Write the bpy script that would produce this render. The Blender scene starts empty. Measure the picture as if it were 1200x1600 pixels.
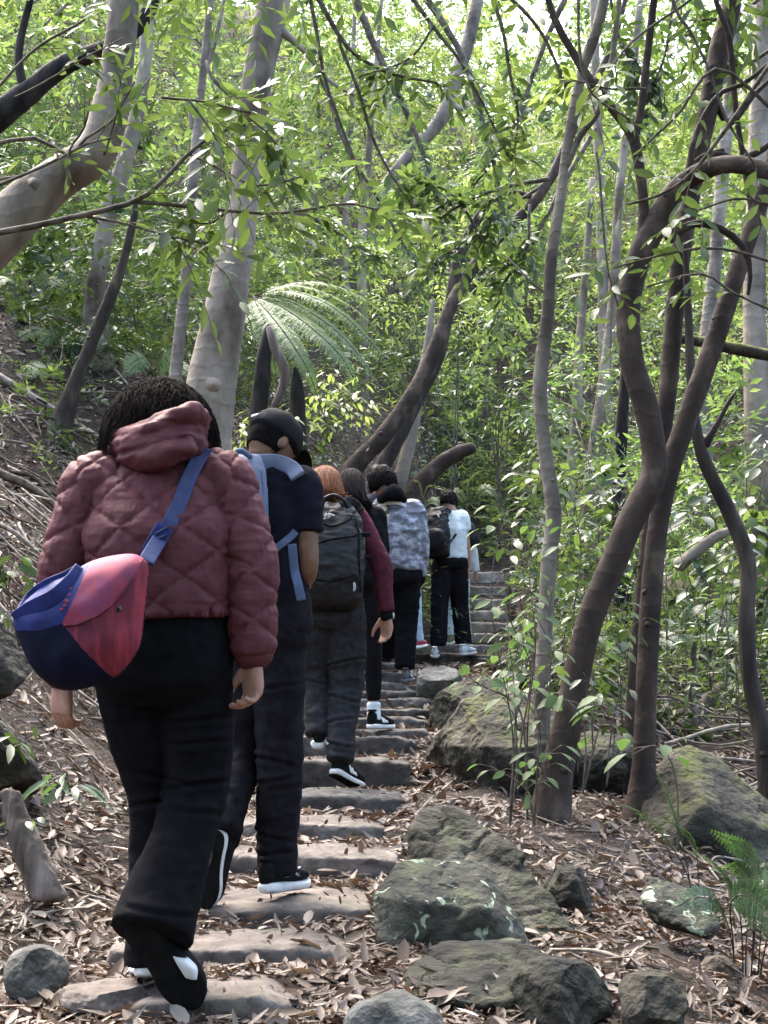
import bpy, bmesh, math, random
import numpy as np
from mathutils import Vector
from mathutils.bvhtree import BVHTree

S = bpy.context.scene
COL = S.collection
rng = np.random.default_rng(7)
R = math.radians

# ------------------------------------------------------------------ camera, sky, sun, exposure
F = 2300.0                      # focal length in pixels of the 1200 x 1600 photograph
PITCH = math.atan((1130 - 800) / F)
CAMZ = 1.30
cam_d = bpy.data.cameras.new('camera')
cam = bpy.data.objects.new('camera', cam_d)
COL.objects.link(cam)
cam_d.sensor_fit = 'VERTICAL'
cam_d.sensor_height = 24
cam_d.lens = 24 * F / 1600
cam_d.clip_start = 0.05
cam_d.clip_end = 500
cam.location = (0, 0, CAMZ)
cam.rotation_euler = (math.pi / 2 + PITCH, 0, 0)
S.camera = cam
S.render.resolution_x, S.render.resolution_y = 768, 1024

SUN_EL, SUN_AZ = R(58), R(-28)   # azimuth from +Y towards +X: the sun stands beyond the slope, a little to the side
world = bpy.data.worlds.new('World')
S.world = world
world.use_nodes = True
wn = world.node_tree
bg = wn.nodes['Background']
sky = wn.nodes.new('ShaderNodeTexSky')
sky.sky_type = 'NISHITA'
sky.sun_disc = False
sky.sun_elevation = SUN_EL
sky.sun_rotation = SUN_AZ
sky.air_density = 1.0
sky.dust_density = 5.0
wn.links.new(sky.outputs[0], bg.inputs[0])
bg.inputs[1].default_value = 0.15
sun_d = bpy.data.lights.new('sun', 'SUN')
sun_d.energy = 1.5
sun_d.angle = R(40)
sun_d.color = (1.0, 0.96, 0.88)
sun = bpy.data.objects.new('sun', sun_d)
COL.objects.link(sun)
sv = Vector((math.sin(SUN_AZ) * math.cos(SUN_EL), math.cos(SUN_AZ) * math.cos(SUN_EL), math.sin(SUN_EL)))
sun.rotation_euler = (-sv).to_track_quat('-Z', 'Y').to_euler()
sun.location = (0, 0, 40)
S.view_settings.view_transform = 'Standard'
S.view_settings.look = 'None'
S.view_settings.gamma = 1
S.view_settings.use_curve_mapping = False
S.view_settings.exposure = 3.05
S.cycles.max_bounces = 6
S.cycles.diffuse_bounces = 3
S.cycles.glossy_bounces = 2
S.cycles.transmission_bounces = 3
S.cycles.transparent_max_bounces = 4
S.cycles.use_denoising = True
S.cycles.caustics_reflective = False
S.cycles.caustics_refractive = False

# ------------------------------------------------------------------ helpers
CP, SP = math.cos(PITCH), math.sin(PITCH)
def at(px, py, Y):
    """the world point that the photograph shows at pixel (px, py), Y metres ahead of the camera"""
    cx, cy = (px - 600) / F, (800 - py) / F
    d = np.array([cx, CP - cy * SP, SP + cy * CP])
    p = d * (Y / d[1])
    p[2] += CAMZ
    return p
def norm(v):
    v = np.asarray(v, float)
    return v / np.maximum(np.linalg.norm(v, axis=-1, keepdims=True), 1e-9)
def _h(ix, iy, iz, s):
    n = (ix * 374761393 + iy * 668265263 + iz * 2147483647 + s * 974634777) & 0xffffffff
    n = ((n ^ (n >> 13)) * 1274126177) & 0xffffffff
    n = ((n ^ (n >> 16)) * 2246822519) & 0xffffffff
    return ((n ^ (n >> 15)) & 0xffffff) / float(0xffffff)
def vnoise(P, s=0):
    P = np.asarray(P, float)
    i = np.floor(P).astype(np.int64); f = P - i
    f = f * f * (3 - 2 * f)
    o = 0
    for a in (0, 1):
        for b in (0, 1):
            for c in (0, 1):
                w = (f[:, 0] if a else 1 - f[:, 0]) * (f[:, 1] if b else 1 - f[:, 1]) * (f[:, 2] if c else 1 - f[:, 2])
                o = o + w * _h(i[:, 0] + a, i[:, 1] + b, i[:, 2] + c, s)
    return o
def fbm(P, s=0, octv=4):
    o = 0; a = .5; P = np.asarray(P, float)
    for k in range(octv):
        o = o + a * (vnoise(P, s + k) - .5) * 2
        P = P * 2.03 + 11.7; a *= .5
    return o
def ridge(P, s=0, octv=3):
    o = 0; a = .5; P = np.asarray(P, float)
    for k in range(octv):
        o = o + a * (1 - np.abs(2 * vnoise(P, s + k) - 1) * 2)
        P = P * 2.1 + 5.1; a *= .5
    return o

class MB:
    """collects geometry and links it as ONE mesh object"""
    def __init__(s):
        s.v = []; s.f = []; s.c = []; s.n = 0; s.mi = []
    def add(s, v, f, mi=0):
        v = np.asarray(v, float).reshape(-1, 3)
        s.v.append(v)
        if isinstance(f, np.ndarray):
            s.f.append((f + s.n).reshape(-1)); s.c.append(np.full(len(f), f.shape[1])); s.mi.append(np.full(len(f), mi))
        else:
            for q in f:
                s.f.append(np.array(q) + s.n)
            s.c.append(np.array([len(q) for q in f])); s.mi.append(np.full(len(f), mi))
        s.n += len(v)
        return s
    def verts(s):
        return np.concatenate(s.v)
    def mesh(s, name, smooth=True, org=(0, 0, 0)):
        v = np.concatenate(s.v) - np.asarray(org, float)
        f = np.concatenate(s.f).astype(np.int32); c = np.concatenate(s.c).astype(np.int32)
        me = bpy.data.meshes.new(name)
        me.vertices.add(len(v)); me.vertices.foreach_set('co', v.astype(np.float32).ravel())
        me.loops.add(len(f)); me.loops.foreach_set('vertex_index', f)
        me.polygons.add(len(c))
        me.polygons.foreach_set('loop_start', np.concatenate([[0], np.cumsum(c)[:-1]]).astype(np.int32))
        me.polygons.foreach_set('use_smooth', np.full(len(c), bool(smooth)))
        me.polygons.foreach_set('material_index', np.concatenate(s.mi).astype(np.int32))
        me.update(calc_edges=True)
        me.validate()
        return me
    def build(s, name, mats, parent=None, smooth=True, org=None):
        if parent is not None:
            wl = wloc(parent)
        else:
            wl = np.zeros(3)
        if org is None:
            if parent is None:
                v = s.verts(); org = np.array([*((v[:, :2].min(0) + v[:, :2].max(0)) / 2), v[:, 2].min()])
            else:
                org = wl
        me = s.mesh(name, smooth, org)
        for m in (mats if isinstance(mats, (list, tuple)) else [mats]):
            me.materials.append(m)
        o = bpy.data.objects.new(name, me)
        COL.objects.link(o)
        o.parent = parent
        o.location = tuple(np.asarray(org) - wl)
        return o
def wloc(o):
    p = np.zeros(3)
    while o is not None:
        p = p + np.array(o.location); o = o.parent
    return p
def tag(o, label=None, cat=None, group=None, kind=None):
    if label: o['label'] = label
    if cat: o['category'] = cat
    if group: o['group'] = group
    if kind: o['kind'] = kind
    return o
def empty(name, loc, label, cat, group=None):
    o = bpy.data.objects.new(name, None)
    o.empty_display_size = .1
    COL.objects.link(o); o.location = tuple(loc)
    return tag(o, label, cat, group)

def spline(P, n):
    """Catmull-Rom through the rows of P (any width), n samples"""
    P = np.asarray(P, float)
    if len(P) == 2:
        t = np.linspace(0, 1, n)[:, None]
        return P[0] * (1 - t) + P[1] * t
    Q = np.vstack([2 * P[0] - P[1], P, 2 * P[-1] - P[-2]])
    m = len(P) - 1
    u = np.linspace(0, m, n); i = np.minimum(u.astype(int), m - 1); t = (u - i)[:, None]
    a, b, c, d = Q[i], Q[i + 1], Q[i + 2], Q[i + 3]
    return .5 * (2 * b + (c - a) * t + (2 * a - 5 * b + 4 * c - d) * t ** 2 + (3 * b - a - 3 * c + d) * t ** 3)
def frames(P, ref=None):
    T = norm(np.gradient(P, axis=0))
    N = np.zeros_like(T)
    r = np.array([0, -1., 0]) if ref is None else np.asarray(ref, float)
    if abs(T[0] @ r) > .95: r = np.array([1., 0, 0])
    n = norm(r - T[0] * (r @ T[0]))
    for i in range(len(P)):
        n = norm(n - T[i] * (n @ T[i])); N[i] = n
    return T, N, np.cross(T, N)
def grid_faces(nr, ns):
    i, j = np.meshgrid(np.arange(nr - 1), np.arange(ns), indexing='ij')
    a = i * ns + j; b = i * ns + (j + 1) % ns
    return np.stack([a, b, b + ns, a + ns], -1).reshape(-1, 4)
def tube(mb, P, rad, seg=10, rough=0, rs=8, seed=0, ref=None, sq=1.0, cap=True, mi=0, n=None):
    """a tapered tube through P; rough = relative bark relief; sq = depth / width ratio"""
    P = np.asarray(P, float); rad = np.asarray(rad, float)
    if n:
        PR = spline(np.column_stack([P, rad]), n); P, rad = PR[:, :3], np.maximum(PR[:, 3], 1e-4)
    if cap:
        t0 = norm(P[0] - P[1]); t1 = norm(P[-1] - P[-2])
        P = np.vstack([P[0] + t0 * rad[0] * .5, P[0] + t0 * rad[0] * .38, P, P[-1] + t1 * rad[-1] * .38, P[-1] + t1 * rad[-1] * .5])
        rad = np.concatenate([[rad[0] * .05, rad[0] * .66], rad, [rad[-1] * .66, rad[-1] * .05]])
        T, N, B = frames(P[2:-2], ref)
        N = np.vstack([N[:1], N[:1], N, N[-1:], N[-1:]]); B = np.vstack([B[:1], B[:1], B, B[-1:], B[-1:]])
    else:
        T, N, B = frames(P, ref)
    a = np.linspace(0, 2 * np.pi, seg, endpoint=False)
    V = P[:, None] + rad[:, None, None] * (np.cos(a)[None, :, None] * B[:, None] + sq * np.sin(a)[None, :, None] * N[:, None])
    if rough:
        D = V - P[:, None]
        k = 1 + rough * (fbm(V.reshape(-1, 3) * rs, seed, 3) + .6 * fbm(V.reshape(-1, 3) * rs * np.array([.5, .5, 3.]), seed + 9, 2)).reshape(V.shape[:2])
        V = P[:, None] + D * k[..., None]
    mb.add(V.reshape(-1, 3), grid_faces(len(P), seg), mi)
    nn = mb.n - len(P) * seg
    mb.f.append(np.arange(seg)[::-1] + nn); mb.c.append(np.array([seg])); mb.mi.append(np.array([mi]))
    mb.f.append(np.arange(seg) + nn + (len(P) - 1) * seg); mb.c.append(np.array([seg])); mb.mi.append(np.array([mi]))
    return mb
def loft(mb, rings, seg=24, mi=0, n=None):
    """rings: (centre, half-width vector, half-depth vector[, exponent]) closed at both ends"""
    C = np.array([np.concatenate([r[0], r[1], r[2], [r[3] if len(r) > 3 else 2.0]]) for r in rings], float)
    if n: C = spline(C, n)
    a = np.linspace(0, 2 * np.pi, seg, endpoint=False)
    e = 2 / C[:, 9:10]
    ca = np.sign(np.cos(a)) * np.abs(np.cos(a)) ** e; sa = np.sign(np.sin(a)) * np.abs(np.sin(a)) ** e
    V = C[:, None, 0:3] + ca[..., None] * C[:, None, 3:6] + sa[..., None] * C[:, None, 6:9]
    mb.add(V.reshape(-1, 3), grid_faces(len(C), seg), mi)
    nn = mb.n - len(C) * seg
    mb.f.append(np.arange(seg)[::-1] + nn); mb.c.append(np.array([seg])); mb.mi.append(np.array([mi]))
    mb.f.append(np.arange(seg) + nn + (len(C) - 1) * seg); mb.c.append(np.array([seg])); mb.mi.append(np.array([mi]))
    return mb
def ball(mb, c, ax, seg=20, rows=12, mi=0):
    """ellipsoid: ax = three half-axis vectors"""
    c = np.asarray(c, float); A = np.asarray(ax, float)
    th = np.linspace(.02, math.pi - .02, rows); ph = np.linspace(0, 2 * math.pi, seg, endpoint=False)
    V = c + (np.sin(th)[:, None, None] * np.cos(ph)[None, :, None] * A[0] + np.sin(th)[:, None, None] * np.sin(ph)[None, :, None] * A[1]
             + np.cos(th)[:, None, None] * np.ones(seg)[None, :, None] * A[2])
    f = grid_faces(rows, seg)[:, ::-1]
    mb.add(V.reshape(-1, 3), np.ascontiguousarray(f), mi)
    nn = mb.n - rows * seg
    mb.f.append(np.arange(seg) + nn); mb.c.append(np.array([seg])); mb.mi.append(np.array([mi]))
    mb.f.append(np.arange(seg)[::-1] + nn + (rows - 1) * seg); mb.c.append(np.array([seg])); mb.mi.append(np.array([mi]))
    return mb
def remesh(mb, voxel, it=4):
    """one continuous closed surface out of overlapping closed pieces; returns (verts, normals, faces)"""
    me = mb.mesh('tmp'); o = bpy.data.objects.new('tmp', me); COL.objects.link(o)
    m = o.modifiers.new('r', 'REMESH'); m.mode = 'VOXEL'; m.voxel_size = voxel
    if it:
        m = o.modifiers.new('s', 'SMOOTH'); m.factor = .5; m.iterations = it
    dg = bpy.context.evaluated_depsgraph_get()
    m2 = bpy.data.meshes.new_from_object(o.evaluated_get(dg))
    nv = len(m2.vertices); v = np.zeros(nv * 3); m2.vertices.foreach_get('co', v)
    nr = np.zeros(nv * 3); m2.vertices.foreach_get('normal', nr)
    nf = len(m2.polygons); lt = np.zeros(nf, int); m2.polygons.foreach_get('loop_total', lt)
    lv = np.zeros(lt.sum(), int); m2.loops.foreach_get('vertex_index', lv)
    bpy.data.objects.remove(o); bpy.data.meshes.remove(me); bpy.data.meshes.remove(m2)
    if (lt == 4).all(): f = lv.reshape(-1, 4)
    else: f = [q for q in np.split(lv, np.cumsum(lt)[:-1])]
    return v.reshape(-1, 3), nr.reshape(-1, 3), f

# ------------------------------------------------------------------ materials
def nd(nt, t, **kw):
    n = nt.nodes.new(t)
    for k, v in kw.items(): setattr(n, k, v)
    return n
def mat(name, c1, c2=None, scale=8, rough=.8, bump=.2, bscale=40, stretch=(1, 1, 1), detail=6, lo=.35, hi=.65, spec=.3, sheen=0, c3=None, moss=None, lichen=None, metal=0, bdist=.01, rings=0):
    m = bpy.data.materials.new(name); m.use_nodes = True
    nt = m.node_tree; p = nt.nodes['Principled BSDF']; L = nt.links.new
    p.inputs['Roughness'].default_value = rough
    p.inputs['Specular IOR Level'].default_value = spec
    p.inputs['Metallic'].default_value = metal
    if sheen:
        p.inputs['Sheen Weight'].default_value = sheen; p.inputs['Sheen Roughness'].default_value = .5
    tc = nd(nt, 'ShaderNodeTexCoord'); mp = nd(nt, 'ShaderNodeMapping'); mp.inputs['Scale'].default_value = stretch
    L(tc.outputs['Object'], mp.inputs[0])
    col = None
    if c2 is not None:
        nz = nd(nt, 'ShaderNodeTexNoise'); nz.inputs['Scale'].default_value = scale; nz.inputs['Detail'].default_value = detail
        L(mp.outputs[0], nz.inputs[0])
        rp = nd(nt, 'ShaderNodeValToRGB'); e = rp.color_ramp.elements
        e[0].position = lo; e[0].color = (*c1, 1); e[1].position = hi; e[1].color = (*c2, 1)
        if c3 is not None:
            x = e.new((lo + hi) / 2 + .06); x.color = (*c3, 1)
        L(nz.outputs[0], rp.inputs[0]); col = rp.outputs[0]
    else:
        p.inputs['Base Color'].default_value = (*c1, 1)
    if moss is not None:                       # (colour, threshold 0..1, scale): grows on faces that look up
        g = nd(nt, 'ShaderNodeNewGeometry'); sx = nd(nt, 'ShaderNodeSeparateXYZ'); L(g.outputs['Normal'], sx.inputs[0])
        n2 = nd(nt, 'ShaderNodeTexNoise'); n2.inputs['Scale'].default_value = moss[2]; n2.inputs['Detail'].default_value = 8; L(mp.outputs[0], n2.inputs[0])
        ad = nd(nt, 'ShaderNodeMath', operation='MULTIPLY_ADD'); L(sx.outputs[2], ad.inputs[0]); ad.inputs[1].default_value = .35; L(n2.outputs[0], ad.inputs[2])
        mr = nd(nt, 'ShaderNodeMapRange'); mr.inputs[1].default_value = moss[1]; mr.inputs[2].default_value = moss[1] + .2; L(ad.outputs[0], mr.inputs[0])
        mx = nd(nt, 'ShaderNodeMix', data_type='RGBA'); L(mr.outputs[0], mx.inputs[0]); L(col, mx.inputs[6]); mx.inputs[7].default_value = (*moss[0], 1); col = mx.outputs[2]
    if lichen is not None:
        vo = nd(nt, 'ShaderNodeTexNoise'); vo.inputs['Scale'].default_value = lichen[1]; vo.inputs['Detail'].default_value = 9; vo.inputs['Distortion'].default_value = .9; L(mp.outputs[0], vo.inputs[0])
        mr = nd(nt, 'ShaderNodeMapRange'); mr.inputs[1].default_value = lichen[2]; mr.inputs[2].default_value = lichen[2] + .03; L(vo.outputs[0], mr.inputs[0])
        mx = nd(nt, 'ShaderNodeMix', data_type='RGBA'); L(mr.outputs[0], mx.inputs[0]); L(col, mx.inputs[6]); mx.inputs[7].default_value = (*lichen[0], 1); col = mx.outputs[2]
    if col is not None: L(col, p.inputs['Base Color'])
    if bump:
        nb = nd(nt, 'ShaderNodeTexNoise'); nb.inputs['Scale'].default_value = bscale; nb.inputs['Detail'].default_value = 6; L(mp.outputs[0], nb.inputs[0])
        b = nd(nt, 'ShaderNodeBump'); b.inputs['Strength'].default_value = bump; b.inputs['Distance'].default_value = bdist
        hgt = nb.outputs[0]
        if rings:                                  # faint scars running round a smooth trunk
            wv = nd(nt, 'ShaderNodeTexWave', bands_direction='Z'); wv.inputs['Scale'].default_value = rings; wv.inputs['Distortion'].default_value = 14; wv.inputs['Detail'].default_value = 4; wv.inputs['Detail Scale'].default_value = .7
            L(tc.outputs['Object'], wv.inputs[0])
            pw = nd(nt, 'ShaderNodeMath', operation='POWER'); L(wv.outputs[1], pw.inputs[0]); pw.inputs[1].default_value = 5
            mm = nd(nt, 'ShaderNodeMath', operation='MULTIPLY_ADD'); L(pw.outputs[0], mm.inputs[0]); mm.inputs[1].default_value = .35; L(hgt, mm.inputs[2]); hgt = mm.outputs[0]
        L(hgt, b.inputs['Height']); L(b.outputs[0], p.inputs['Normal'])
    return m
def leafmat(name, cols, trans, tmix=.45, rough=.35, spec=.5):
    """leaf colours vary from leaf to leaf; light passes through"""
    m = bpy.data.materials.new(name); m.use_nodes = True
    nt = m.node_tree; p = nt.nodes['Principled BSDF']; L = nt.links.new; out = nt.nodes['Material Output']
    g = nd(nt, 'ShaderNodeNewGeometry'); rp = nd(nt, 'ShaderNodeValToRGB'); e = rp.color_ramp.elements
    rp.color_ramp.interpolation = 'LINEAR'
    n = len(cols)
    e[0].position = 0; e[0].color = (*cols[0], 1); e[1].position = 1; e[1].color = (*cols[-1], 1)
    for k in range(1, n - 1):
        x = e.new(k / (n - 1)); x.color = (*cols[k], 1)
    L(g.outputs['Random Per Island'], rp.inputs[0]); L(rp.outputs[0], p.inputs['Base Color'])
    p.inputs['Roughness'].default_value = rough; p.inputs['Specular IOR Level'].default_value = spec
    if tmix:
        t = nd(nt, 'ShaderNodeBsdfTranslucent'); mx = nd(nt, 'ShaderNodeMix', data_type='RGBA', blend_type='MULTIPLY')
        mx.inputs[0].default_value = 1; L(rp.outputs[0], mx.inputs[6]); mx.inputs[7].default_value = (*trans, 1)
        mx.clamp_result = False
        L(mx.outputs[2], t.inputs[0])
        ms = nd(nt, 'ShaderNodeMixShader'); ms.inputs[0].default_value = tmix
        L(p.outputs[0], ms.inputs[1]); L(t.outputs[0], ms.inputs[2]); L(ms.outputs[0], out.inputs[0])
    return m

M = {}
M['soil'] = mat('soil', (.015, .010, .0075), (.075, .052, .039), 14, .95, 1., 45, c3=(.036, .025, .0185), bdist=.03)
M['litter'] = leafmat('litter', [(0.049, 0.029, 0.02), (0.164, 0.116, 0.086), (0.082, 0.051, 0.037), (0.271, 0.212, 0.164), (0.115, 0.075, 0.053), (0.057, 0.035, 0.024), (0.213, 0.158, 0.118), (0.098, 0.066, 0.048), (0.066, 0.042, 0.03), (0.377, 0.315, 0.256), (0.082, 0.05, 0.036)], (1.2, 1, .8), .12, .55, .4)
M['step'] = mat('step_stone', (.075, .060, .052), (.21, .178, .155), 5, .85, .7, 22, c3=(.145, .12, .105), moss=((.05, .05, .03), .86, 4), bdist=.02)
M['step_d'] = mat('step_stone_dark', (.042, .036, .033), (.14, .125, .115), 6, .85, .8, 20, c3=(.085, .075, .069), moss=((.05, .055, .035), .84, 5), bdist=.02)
M['step_lit'] = mat('lit_step_stone', (.13, .115, .10), (.36, .33, .30), 5, .85, .7, 22, c3=(.25, .225, .20), bdist=.02)  # lighter copy of the step stone: light on the upper steps put into colour
M['rock'] = mat('boulder', (.015, .0145, .011), (.092, .085, .064), 6, .9, 1., 26, detail=12, c3=(.041, .039, .029), moss=((.055, .062, .028), .82, 5), bdist=.03)
M['rock_moss'] = mat('mossy_boulder', (.020, .018, .014), (.11, .10, .078), 6, .9, 1., 26, detail=12, c3=(.05, .045, .033), moss=((.075, .080, .026), .74, 7), bdist=.03)
M['rock_lich'] = mat('lichen_boulder', (.024, .024, .018), (.115, .11, .086), 6, .9, 1., 26, detail=12, c3=(.058, .057, .044), moss=((.07, .08, .035), .82, 6), lichen=((.30, .35, .25), 17, .615), bdist=.03)
M['rock_grey'] = mat('grey_stone', (.05, .05, .046), (.15, .15, .138), 9, .85, .8, 40, detail=10, bdist=.02)
M['rock_brown'] = mat('brown_stone', (.045, .034, .025), (.13, .105, .08), 9, .85, .8, 40, detail=10, bdist=.02)
M['bark_pale'] = mat('pale_bark', (.085, .064, .047), (.30, .245, .185), 4, .8, .5, 34, stretch=(1, 1, .45), c3=(.25, .21, .165), moss=((.15, .17, .09), .93, 3), bdist=.014, rings=2.2)
M['bark_grey'] = mat('grey_bark', (.075, .06, .047), (.29, .25, .20), 5, .85, .6, 30, stretch=(1, 1, .5), c3=(.21, .18, .145), bdist=.015, rings=3)
M['bark_brown_backlit'] = mat('backlit_brown_bark', (.030, .021, .017), (.105, .078, .062), 7, .8, .5, 36, stretch=(1, 1, .6), c3=(.055, .039, .031), bdist=.012, rings=2.6, spec=.2)  # backlit darkness of the right-hand trunks is put into this bark colour
M['bark_dark'] = mat('dark_bark', (.018, .014, .012), (.085, .065, .053), 9, .85, .9, 26, stretch=(1, 1, .25), c3=(.045, .034, .028), bdist=.02)
M['bark_mossy'] = mat('mossy_bark', (.022, .018, .014), (.075, .060, .045), 9, .9, .9, 26, stretch=(1, 1, .4), c3=(.045, .036, .028), moss=((.12, .13, .03), .62, 9), bdist=.02)
M['bark_burnt'] = mat('charred_bark', (.006, .006, .006), (.04, .032, .027), 12, .95, .9, 22, stretch=(1, 1, .3), bdist=.02)
M['twig'] = mat('twig', (.05, .038, .03), (.16, .13, .10), 20, .85, .3, 60)
M['twig_pale'] = mat('dead_twig', (.15, .12, .095), (.36, .31, .26), 20, .85, .3, 60)
M['deadwood'] = mat('weathered_wood', (.085, .066, .055), (.25, .21, .185), 14, .9, .9, 30, stretch=(1, 1, .15), c3=(.15, .12, .10), bdist=.02)
YG = (1.6, 1.75, .85)
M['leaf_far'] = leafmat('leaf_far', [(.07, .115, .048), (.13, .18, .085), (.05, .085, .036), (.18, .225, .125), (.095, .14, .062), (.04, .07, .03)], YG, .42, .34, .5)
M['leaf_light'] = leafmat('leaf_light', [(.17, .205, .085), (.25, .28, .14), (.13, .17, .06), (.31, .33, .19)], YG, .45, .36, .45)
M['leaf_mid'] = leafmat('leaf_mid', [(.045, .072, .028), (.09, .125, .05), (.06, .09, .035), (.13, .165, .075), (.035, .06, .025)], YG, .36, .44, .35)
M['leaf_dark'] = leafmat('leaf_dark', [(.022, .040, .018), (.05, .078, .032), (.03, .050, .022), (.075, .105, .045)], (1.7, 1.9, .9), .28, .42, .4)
M['leaf_pale'] = leafmat('leaf_pale', [(.075, .12, .05), (.14, .19, .09), (.10, .15, .065), (.06, .10, .04)], (1.3, 1.6, .8), .36, .52, .25)
M['fern_pale'] = leafmat('fern_pale', [(.12, .185, .075), (.20, .27, .13), (.16, .225, .10)], (1.5, 1.7, .8), .42, .45, .5)
M['fern_green'] = leafmat('fern_green', [(.038, .072, .032), (.08, .125, .062), (.055, .098, .046), (.13, .175, .105)], (1.5, 1.9, .7), .35, .38, .6)
M['fern_dead'] = leafmat('fern_dead', [(.09, .06, .04), (.19, .14, .10), (.13, .09, .06)], (1, 1, 1), .2, .7, .2)
# ------------------------------------------------------------------ the land: path profile, steps, ground
# path height above the eye, by distance
PK = np.array([(-6, -1.7), (0, -1.2), (2.5, -.85), (3.3, -.75), (3.9, -.705), (5.2, -.59), (7.45, -.31), (11.7, .325), (15.1, .67), (17, 1.0), (19, 1.75), (22, 3.0), (26, 5.8), (32, 10.0), (40, 14.6), (55, 22), (90, 38)])
def zp(Y): return np.interp(Y, PK[:, 0], PK[:, 1]) + CAMZ
PX = np.array([(-6, -.7), (2, -.55), (3.8, -.465), (5.9, -.31), (8.1, -.22), (9.8, .02), (11.7, .15), (15.1, .72), (19, 1.36), (24, 2.2), (40, 4)])
def pathx(Y): return np.interp(Y, PX[:, 0], PX[:, 1])
def solveY(py, lo=3.0, hi=24.0):
    """distance at which the path's own slope is seen at image row py"""
    for _ in range(60):
        m = (lo + hi) / 2
        if at(600, py, m)[2] > zp(m): lo = m
        else: hi = m
    return (lo + hi) / 2
# (x0, x1, row of top front edge, row of the face's foot, tread depth, label)
STEPS = [
 (186, 458, 1557, 1592, .34, 'rounded sandstone step under the raised shoe of the maroon jacket walker, bottom of the flight'),
 (165, 548, 1484, 1517, .42, 'long flat stone step between the bottom step and the one under the white soled shoe'),
 (318, 578, 1413, 1441, .62, 'broad pale stone step with the black and white running shoe standing on it'),
 (335, 622, 1332, 1363, .42, 'long dark faced stone step just above the running shoe'),
 (352, 602, 1285, 1319, .50, 'thick stone step with a rounded pale top edge, second above the running shoe'),
 (392, 626, 1241, 1270, .50, 'dark stone step below the white soled heel of the grey trousers walker'),
 (368, 640, 1189, 1232, .60, 'tall square block step behind the white soled heel of the grey trousers walker'),
 (455, 651, 1153, 1184, .50, 'thick dark stone step directly below the step of the white sock walker'),
 (470, 668, 1138, 1154, .40, 'thin dark stone step just under the striped shoe with a white sock'),
 (480, 669, 1121, 1139, .42, 'low rounded stone step carrying the striped shoe with a white sock'),
 (490, 676, 1108, 1122, .42, 'narrow stone step behind the white sock'),
 (500, 690, 1092, 1110, .42, 'wide thin stone step whose end reaches the mossy boulder, above the white sock'),
 (510, 674, 1081, 1092, .42, 'pale thin stone step second below the grey shoe of the camouflage jacket walker'),
 (515, 660, 1067, 1082, .45, 'stone step carrying the grey shoe of the camouflage jacket walker'),
 (520, 652, 1050, 1066, .60, 'dark stone step behind the grey shoe of the camouflage jacket walker'),
 (540, 662, 1037, 1050, .7, 'weathered stone step beside the grey block below the white shoes'),
 (610, 784, 1021, 1037, 1.1, 'wide flat ledge step with a pair of white shoes on it'),
 (640, 790, 1007, 1018, .8, 'thin step just behind the white shoes'),
 (650, 796, 990, 1003, .8, 'brightly lit step behind the dark trousers, second above the white shoes'),
 (660, 800, 972, 986, .8, 'brightly lit stone step at knee height of the walker in the white shirt'),
 (670, 804, 954, 969, .8, 'brightly lit step behind the hand of the white shirt walker, lower of two'),
 (690, 810, 935, 951, .8, 'brightly lit step behind the hand of the white shirt walker, upper of two'),
 (700, 806, 915, 931, .9, 'mossy brightly lit step near the top of the flight'),
 (705, 800, 893, 911, 1.0, 'topmost brightly lit stone step seen beside the white shirt'),
]
step_geo = []
for (x0, x1, yt, yb, dep, lab) in STEPS:
    Y = solveY(yt)
    zt = at(600, yt, Y)[2]; zb = at(600, yb, Y)[2]
    step_geo.append((at(x0, yt, Y)[0], at(x1, yt, Y)[0], Y, zt, zb, dep))
TK = [(-6, PK[0, 1] + CAMZ), (0, .1), (2.4, .42)]
for i, (a, b, Y, zt, zb, dep) in enumerate(step_geo):
    TK.append((Y - .03, zb - .02))
    nx = step_geo[i + 1][2] if i + 1 < len(step_geo) else Y + .8
    TK.append((min(Y + .12, nx - .06), zt - .06))
    if Y + dep < nx - .1: TK.append((Y + dep, zt - .02))
TK += [(k, z + CAMZ) for k, z in PK if k > step_geo[-1][2] + .6]
TK = np.array(TK); TK = TK[np.argsort(TK[:, 0])]
def hw(Y): return np.interp(Y, [3, 6, 9, 15, 20], [.62, .55, .45, .55, .6])
def ground_z(x, y):
    x = np.asarray(x, float); y = np.asarray(y, float)
    px = pathx(y); zs = np.interp(y, TK[:, 0], TK[:, 1]); zsm = zp(y) - .05
    dl = px - hw(y) - x; dr = x - (px + hw(y))
    w = np.clip(np.maximum(dl, dr) / .35, 0, 1)
    z = zs * (1 - w) + zsm * w
    l = np.maximum(dl, 0)
    bank = np.where(l < .45, .22 * l, .10 + .74 * (l - .45))
    far = np.clip((y - 11.5) / 2.2, 0, 1)                  # further on the trail runs under a steep bank
    steep = np.minimum(3.4 * l, 1.75) + .55 * np.maximum(l - .5, 0)
    bank = bank * (1 - far) + np.maximum(bank, steep) * far
    bank = np.where(bank > 6, 6 + .35 * (bank - 6), bank)
    z = z + bank * np.clip((y - 2.5) / 2.5, .25, 1)
    r = np.maximum(dr, 0)
    z = z - np.minimum(.19 * r, 1.2) * np.clip((14 - y) / 8, 0, 1) + np.where(r > 4, .25 * (r - 4), 0)
    P = np.stack([x, y, x * 0], -1).reshape(-1, 3)
    off = np.clip(np.maximum(dl, dr) / .5 + .25, .25, 1)
    n = (fbm(P * .9, 3, 3) * .16 + fbm(P * 4, 5, 3) * .045).reshape(x.shape)
    return z + n * off
def seg_axis(parts):
    return np.unique(np.concatenate([np.arange(a, b, s) for a, b, s in parts]))
gx = seg_axis([(-60, -12, 3), (-12, -4, .4), (-4, 3.5, .07), (3.5, 12, .4), (12, 60.1, 3)])
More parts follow.
